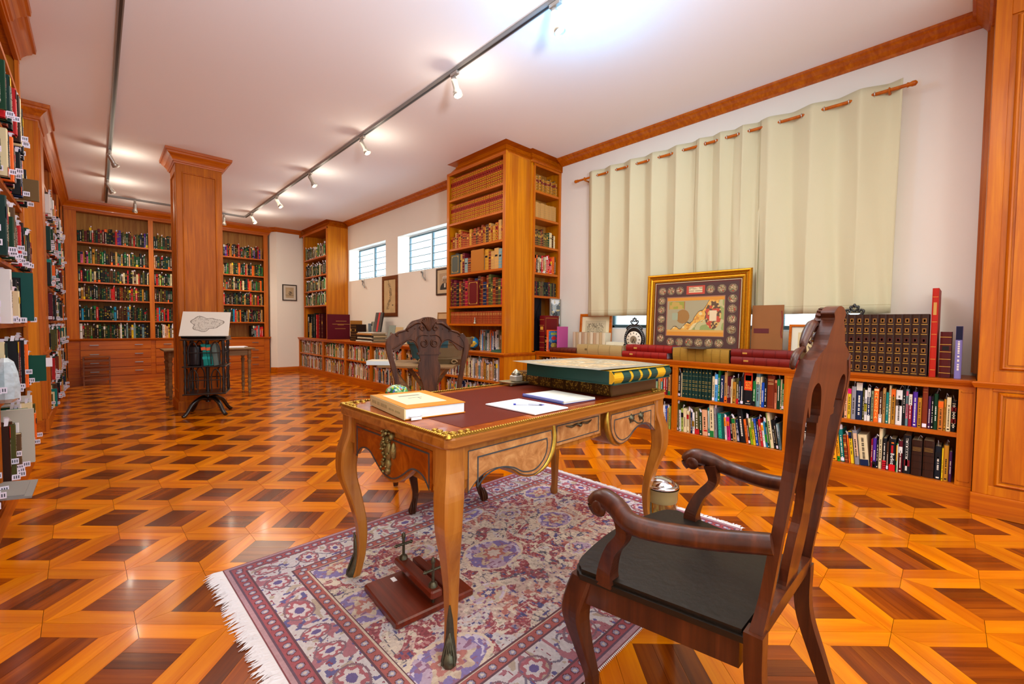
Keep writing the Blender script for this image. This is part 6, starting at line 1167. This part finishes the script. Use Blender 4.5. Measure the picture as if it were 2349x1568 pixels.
# ------------------------------------------------------------------ work table with trunk behind the chair
wt = thing('work_table', 'rustic plank table on crossed legs behind the carved chair', 'table', (2.93, 4.66, 0), PI/4*3)
for k in range(4): part('plank', MB().bbox(-.44+.22*k+.001, -.22+.22*k-.001, -.43, .43, .715, .74, .002), W_OLD, wt)
for y in (-.3, .3):
    for s in (-1, 1): part('leg', MB().tube([(s*.3, y+s*.02, .71), (-s*.22, y+s*.02, 0)], .03, 4, smooth=False), W_OLD, wt)
part('stretcher', MB().tube([(.03, -.3, .34), (.03, .3, .34)], .018, 6), W_OLD, wt)
tk = thing('painted_trough', 'old carved wooden trough, dark teal paint on one end, on the plank table', 'trough', (3.08, 4.52, .7405), -PI/4)
def oval(w_, d, z, n=28): return [(w_*math.copysign(abs(math.cos(a))**.7, math.cos(a)), d*math.copysign(abs(math.sin(a))**.7, math.sin(a)), z) for a in [2*PI*k/n for k in range(n)]]
def trough(col=None):
    m = MB(); L = [oval(.25, .14, 0), oval(.33, .19, .09), oval(.375, .215, .2), oval(.38, .22, .235), oval(.40, .235, .24), oval(.41, .24, .32), oval(.385, .22, .32), oval(.34, .18, .06)]; n = 28
    vs = [p for q in L for p in q]; m.add(vs, [(j*n+i, j*n+(i+1) % n, (j+1)*n+(i+1) % n, (j+1)*n+i) for j in range(len(L)-1) for i in range(n)], smooth=False); m.add(L[0], [tuple(range(n-1, -1, -1))]); m.add(L[-1], [tuple(range(n))]); return m
m = trough(); m.c = [lin('#1f4a52') if sum(m.v[i][0] for i in f)/len(f) < -.22 or (min(m.v[i][2] for i in f) > .19 and sum(m.v[i][0] for i in f)/len(f) < .1) else lin('#6f5a3c') for f in m.f]; part('body', m, colmat('worn_paint', .6, bump=.3, bscale=25), tk)
m = MB()
for s in (-1, 1):
    for k in range(6): m.tube([(-.3+k*.12+.03*math.cos(a)*(1-a/12), -.242, .28+.025*math.sin(a)*(1-a/12)) for a in [q*.7 for q in range(10)]], .007, 5)
    m.tube([(s*.2+.04*math.cos(a)*(1-a/12), -.17, .03+.03*math.sin(a)*(1-a/12)) for a in [q*.7 for q in range(10)]], .01, 5)
part('carved_rim', m, W_OLD, tk)
m = MB(); m.bbox(-.14, .14, -.1, .1, 0, .055, .002, lin('#cfc4ae')); m.box(-.135, .136, -.105, -.1, .006, .049, lin('#d6eaf2')); o = part('thick_book', m, M_BOOK); o.matrix_world = T(2.40, 4.74, .7405) @ RZ(-PI/4); tag(o, 'thick book with pale blue page edges on the end of the plank table', 'book')
# ------------------------------------------------------------------ things on the desk
DT = ZR+DH+.0012
ob = thing('orange_book', 'thick orange-yellow covered book with a cream label on the desk corner', 'book', (1.03, 1.70, DT), math.radians(-97)); 
OBW, OBH, OBT = .40, .275, .046
# local x: along the spine, local y: from spine to fore-edge
part('page_block', B(-OBW/2+.004, OBW/2-.004, -OBH/2+.004, OBH/2-.004, .003, OBT-.003), mat('page_edge_white', '#e6eef4', .7), ob)
m = MB().box(-OBW/2, OBW/2, -OBH/2, OBH/2, 0, .003).box(-OBW/2, OBW/2, -OBH/2, OBH/2, OBT-.003, OBT); part('cover', m, mat('orange_cover', '#e08404', .5), ob)
part('spine', B(-OBW/2, OBW/2, -OBH/2-.002, -OBH/2+.004, 0, OBT), mat('cream_spine', '#dccb96', .6), ob)
part('label', B(-.15, .13, -.10, .085, OBT, OBT+.0008), mat('label_cream', '#d8cdac', .7), ob)
part('label_print', MB().box(-.09, -.07, -.05, .05, OBT+.0008, OBT+.0012).box(-.02, -.013, -.03, .035, OBT+.0008, OBT+.0012).box(-.013, .02, .012, .018, OBT+.0008, OBT+.0012), mat('grey_print', '#8a8878', .7), ob)
m = MB()
for k in range(30): x = -.17+k*.011; m.box(x, x+.007, -OBH/2-.0026, -OBH/2-.002, OBT*.36, OBT*(.66 if k < 17 else .54)) if k not in (5, 9, 17, 18, 24) else None
part('faint_title', m, mat('spine_title', '#a8976a', .7), ob)
part('bookmark', MB().box(OBW/2-.0, OBW/2+.022, -.12, -.075, .012, .014).box(OBW/2+.02, OBW/2+.022, -.12, -.075, .0005, .014), M_PAPER, ob)
pw = thing('paperweight', 'green and yellow mottled glass paperweight behind the orange book', 'paperweight', (1.10, 2.0, DT))
mg = mat('millefiori_glass', '#4a9a50', .22, coat=.3, var=0); nt = mg.node_tree; v_ = nt.nodes.new('ShaderNodeTexVoronoi'); v_.inputs['Scale'].default_value = 110; cr = nt.nodes.new('ShaderNodeValToRGB'); cr.color_ramp.interpolation = 'CONSTANT'
cols = ['#1f6a2c', '#b8b21c', '#4a9a58', '#a02a1a', '#2f7c3a', '#a8cfb0', '#2c5288', '#5c982c']; cr.color_ramp.elements[0].color = C4(cols[0]); cr.color_ramp.elements[1].position = .14; cr.color_ramp.elements[1].color = C4(cols[1])
for k, c in enumerate(cols[2:]): e = cr.color_ramp.elements.new(.28+k*.12); e.color = C4(c)
sx_ = nt.nodes.new('ShaderNodeSeparateColor'); tc_ = nt.nodes.new('ShaderNodeTexCoord'); nt.links.new(tc_.outputs['Object'], v_.inputs['Vector']); nt.links.new(v_.outputs['Color'], sx_.inputs[0]); nt.links.new(sx_.outputs[0], cr.inputs[0]); nt.links.new(cr.outputs[0], nt.nodes['Principled BSDF'].inputs['Base Color'])
part('glass_dome', MB().lathe([(.02, 0), (.048, .004), (.058, .02), (.058, .035), (.048, .055), (.028, .066), (.001, .07)], 24, cap=False), mg, pw)
o = part('paper_pad', MB().bbox(-.113, .113, -.158, .158, 0, .006, .0012), M_PAPER); o.matrix_world = T(1.435, 1.405, DT) @ RZ(math.radians(1)); tag(o, 'blank white paper pad lying on the desk under a pen', 'paper')
pe = thing('pen', 'clear ballpoint pen with blue cap resting on the white pad', 'pen', (1.445, 1.40, DT+.0100), math.radians(-47))
part('barrel', MB().tube([(-.06, 0, 0), (.05, 0, 0)], .0036, 8), mat('pen_clear', '#c9cfe0', .2), pe); part('refill', MB().tube([(0, 0, .0), (.062, 0, 0)], .0038, 6), mat('pen_dark', '#2a2a50', .3), pe); part('cap', MB().tube([(-.07, 0, 0), (-.058, 0, 0)], .0042, 8).tube([(.058, 0, 0), (.075, 0, 0)], [.0036, .0012], 8), mat('pen_blue', '#1a2a9a', .3), pe)
nb = thing('spiral_notebook', 'white spiral-bound notebook with blue wire beside the paper pad', 'notebook', (1.74, 1.47, DT), math.radians(-4))
part('pages', MB().bbox(-.112, .118, -.15, .15, 0, .012, .001), mat('notebook_page', '#d9dad0', .6), nb); part('cover', B(-.113, .119, -.151, .151, 0, .0015), mat('notebook_blue', '#4a68c0', .4), nb)
m = MB()
for k in range(44): y = -.145+.29*k/43; m.tube([(-.113+.008*math.cos(a), y, .006+.0085*math.sin(a)) for a in [q*PI/4 for q in range(9)]], .0012, 4)
part('wire_binding', m, mat('wire_blue', '#2f4fc0', .3, metal=.3), nb); part('pencil_marks', MB().box(-.02, .04, .02, .0212, .0121, .0123).box(-.01, .06, -.05, -.0488, .0121, .0123), mat('graphite', '#8c8c88', .6), nb)
it = thing('inkstand', 'glass inkwell on a pale metal tray at the back of the desk', 'inkstand', (1.975, 1.985, DT), math.radians(-5))
m = MB(); m.bbox(-.13, .13, -.06, .06, .010, .016, .002); m.sweep([(0, .012), (.006, .018), (.008, .022), (.004, .022), (0, .016)], rrect(.26, .12, .01), closed=True)
for sx in (-1, 1):
    for sy in (-1, 1): m.lathe([(.004, 0), (.01, .004), (.012, .012)], 8, M=T(sx*.12, sy*.05, 0))
part('tray', m, mat('pewter_tray', '#b0a684', .3, metal=.6, var=.2, scale=50), it)
part('glass_well', MB().bbox(-.065, .0, -.025, .04, .017, .06, .008), mat('crystal', '#a9a094', .05, coat=.6, spec=.8), it); part('lid', MB().lathe([(.03, .06), (.032, .066), (.024, .075), (.018, .084), (.006, .094), (.001, .097)], 18, M=T(-.032, .008, 0)), mat('pewter_lid', '#a8a48e', .25, metal=.8), it)
part('pen_rest', MB().tube([(.02, -.01, .024), (.11, .015, .024)], .006, 8).tube([(.02, .02, .024), (.1, .035, .024)], .005, 8), mat('bone', '#9c8e66', .5), it)
# big books stacked on the right end of the desk
DM = T(2.025, 1.99, DT) @ RZ(math.radians(-84))
o = lying('huge mottled brown leather volume lying at the bottom of the desk stack', 0, .74, 0, 0, .078, .49, '#5c3c16', 6, None, pages='#6b4526', ctr=T(1.985, 2.045, DT) @ RZ(math.radians(-91)))
m = MB(); r9 = random.Random(2)
for k in range(7):
    for q in range(60): x = .74*(k+.5)/7+r9.uniform(-.044, .040); z = r9.uniform(.006, .068); s = r9.uniform(.003, .0075); f_ = lambda z: .012-.012*math.sin(PI*min(1, z/.078))-.0012; m.quad((x, f_(z), z), (x+s, f_(z), z), (x+s, f_(z+s), z+s), (x, f_(z+s), z+s), lin('#b98a34'))
tag(part('gilt_spine_tooling', m, M_BOOK, o), kind='stuff')
gb = thing('green_folio', 'large dark green folio with a yellow banded spine on top of the stack', 'book', (0, 0, 0)); gb.matrix_world = T(2.155, 1.525, DT+.0792) @ RZ(math.radians(-90))
GL, GW, GT = .62, .62, .07      # spine runs along local x at -y
M_GRN = mat('folio_green', '#0c4038', .5); M_YEL = mat('folio_yellow', '#d9a410', .5)
part('page_block', B(-.295, .295, -.27, .30, .004, GT-.004), M_CREAM, gb)
m = MB().box(-.305, .305, -.28, .31, 0, .004).box(-.305, .305, -.28, .31, GT-.004, GT).box(-.305, -.300, -.28, .31, 0, GT).box(-.305, .305, .305, .31, 0, GT).box(-.305, .305, -.282, -.277, 0, GT).box(-.307, .307, -.286, .312, -.0, .005); part('cover', m, M_GRN, gb)
P_ = [(-.28-.018*math.sin(PI*k/6), GT*k/6) for k in range(7)]
part('spine', MB().prism([(.29+.022*math.sin(PI*k/6)-.0, GT*k/6) for k in range(7)]+[(.28, GT), (.28, 0)], -.285, .315, axis='y'), M_YEL, gb)
for a, b in ((-.20, -.13), (-.105, -.035), (-.01, .06), (.085, .155), (.25, .315)): part('spine_band', MB().prism([(.2912+.0222*math.sin(PI*k/6)-.0, GT*k/6+(.0004 if k > 3 else -.0002)) for k in range(7)]+[(.285, GT), (.285, 0)], a, b, axis='y'), M_GRN, gb)
part('corner_strip', MB().box(.22, .306, -.281, .311, GT, GT+.0008), M_YEL, gb)
def oldmap(U, V):
    n = noise(U, V, 14, 1); n2 = noise(U, V, 40, 2); c = np.tile(hexc('#a8946e'), (len(U), 1)); c[n > .55] = hexc('#b89c70'); c[n < .35] = hexc('#958a70'); c[(np.abs(n2-.5) < .03)] = hexc('#8f7c5c'); e = (np.abs(U) > .25) | (np.abs(V) > .25); c[e] = hexc('#8a8474')*(.9+.2*n2[e])[:, None]; c[(n2 > .84) & ~e] = hexc('#c4c6b4'); return c
om = thing('loose_map', 'creased old coloured map sheet spread on top of the green folio', 'map', (0, 0, 0)); om.matrix_world = T(2.14, 1.575, DT+.0792+GT+.0022) @ RZ(math.radians(-93))
paint('sheet', .66, .64, 66, 64, oldmap, om, T(0, 0, 0), curve=lambda X, Y: .004+.003*np.sin(X*9+Y*4)+np.where(X > .22, (X-.22)*.0, 0)+np.where(X < -.27, -.01*(X+.27), 0))
# ------------------------------------------------------------------ loose items poking out of the near left bookcase
for k, (x, y, z, w_, h, c, nm, rt) in enumerate(((-.345, 4.98, 2.135, .15, .16, '#6b4f2a', 'brown marbled board book jutting from the near left bookcase, upper shelf', 0), (-.365, 4.6, 1.215, .12, .34, '#0d4a44', 'dark teal folder jutting from the near left bookcase, middle shelf', 0),
        (-.335, 4.95, .75, .15, .2, '#0e4a3a', 'marbled green slipcase jutting from the near left bookcase', 0), (-.36, 4.3, .27, .15, .36, '#bdb7a8', 'magazine with a blue photograph leaning out of the lowest left shelf', 0))):
    m = MB(); m.box(0, w_+.1, 0, .03, 0, h, lin(c)); o = part('folder', m, M_BOOK); o.matrix_world = T(x-w_-.06, y, z+.001); tag(o, nm, 'book')
    if k == 2: part('paper_slip', B(w_+.1, w_+.135, .0, .001, h-.09, h-.02), M_WHITETAG, o)
o = part('plastic_bag', MB().lathe([(.04, 0), (.075, .03), (.08, .12), (.07, .22), (.05, .3), (.02, .33), (.001, .33)], 10, smooth=False), mat('cellophane', '#b9cbd4', .15, coat=.8, var=.4, scale=30, bump=.6, bscale=30)); o.matrix_world = T(-.40, 3.9, .735) @ RZ(.4) @ Matrix.Scale(.8, 4); tag(o, 'crumpled clear plastic bag hanging at the left bookcase edge', 'bag')
o = part('grey_magazine', MB().box(-.02, .2, 0, .35, 0, .012).box(.0, .17, .01, .3, .0125, .02), mat('magazine_grey', '#86827e', .5)); o.matrix_world = T(-.48, 3.55, .262) @ RY(.12); tag(o, 'grey covered magazine sticking out of the lowest shelf at the left edge', 'magazine')
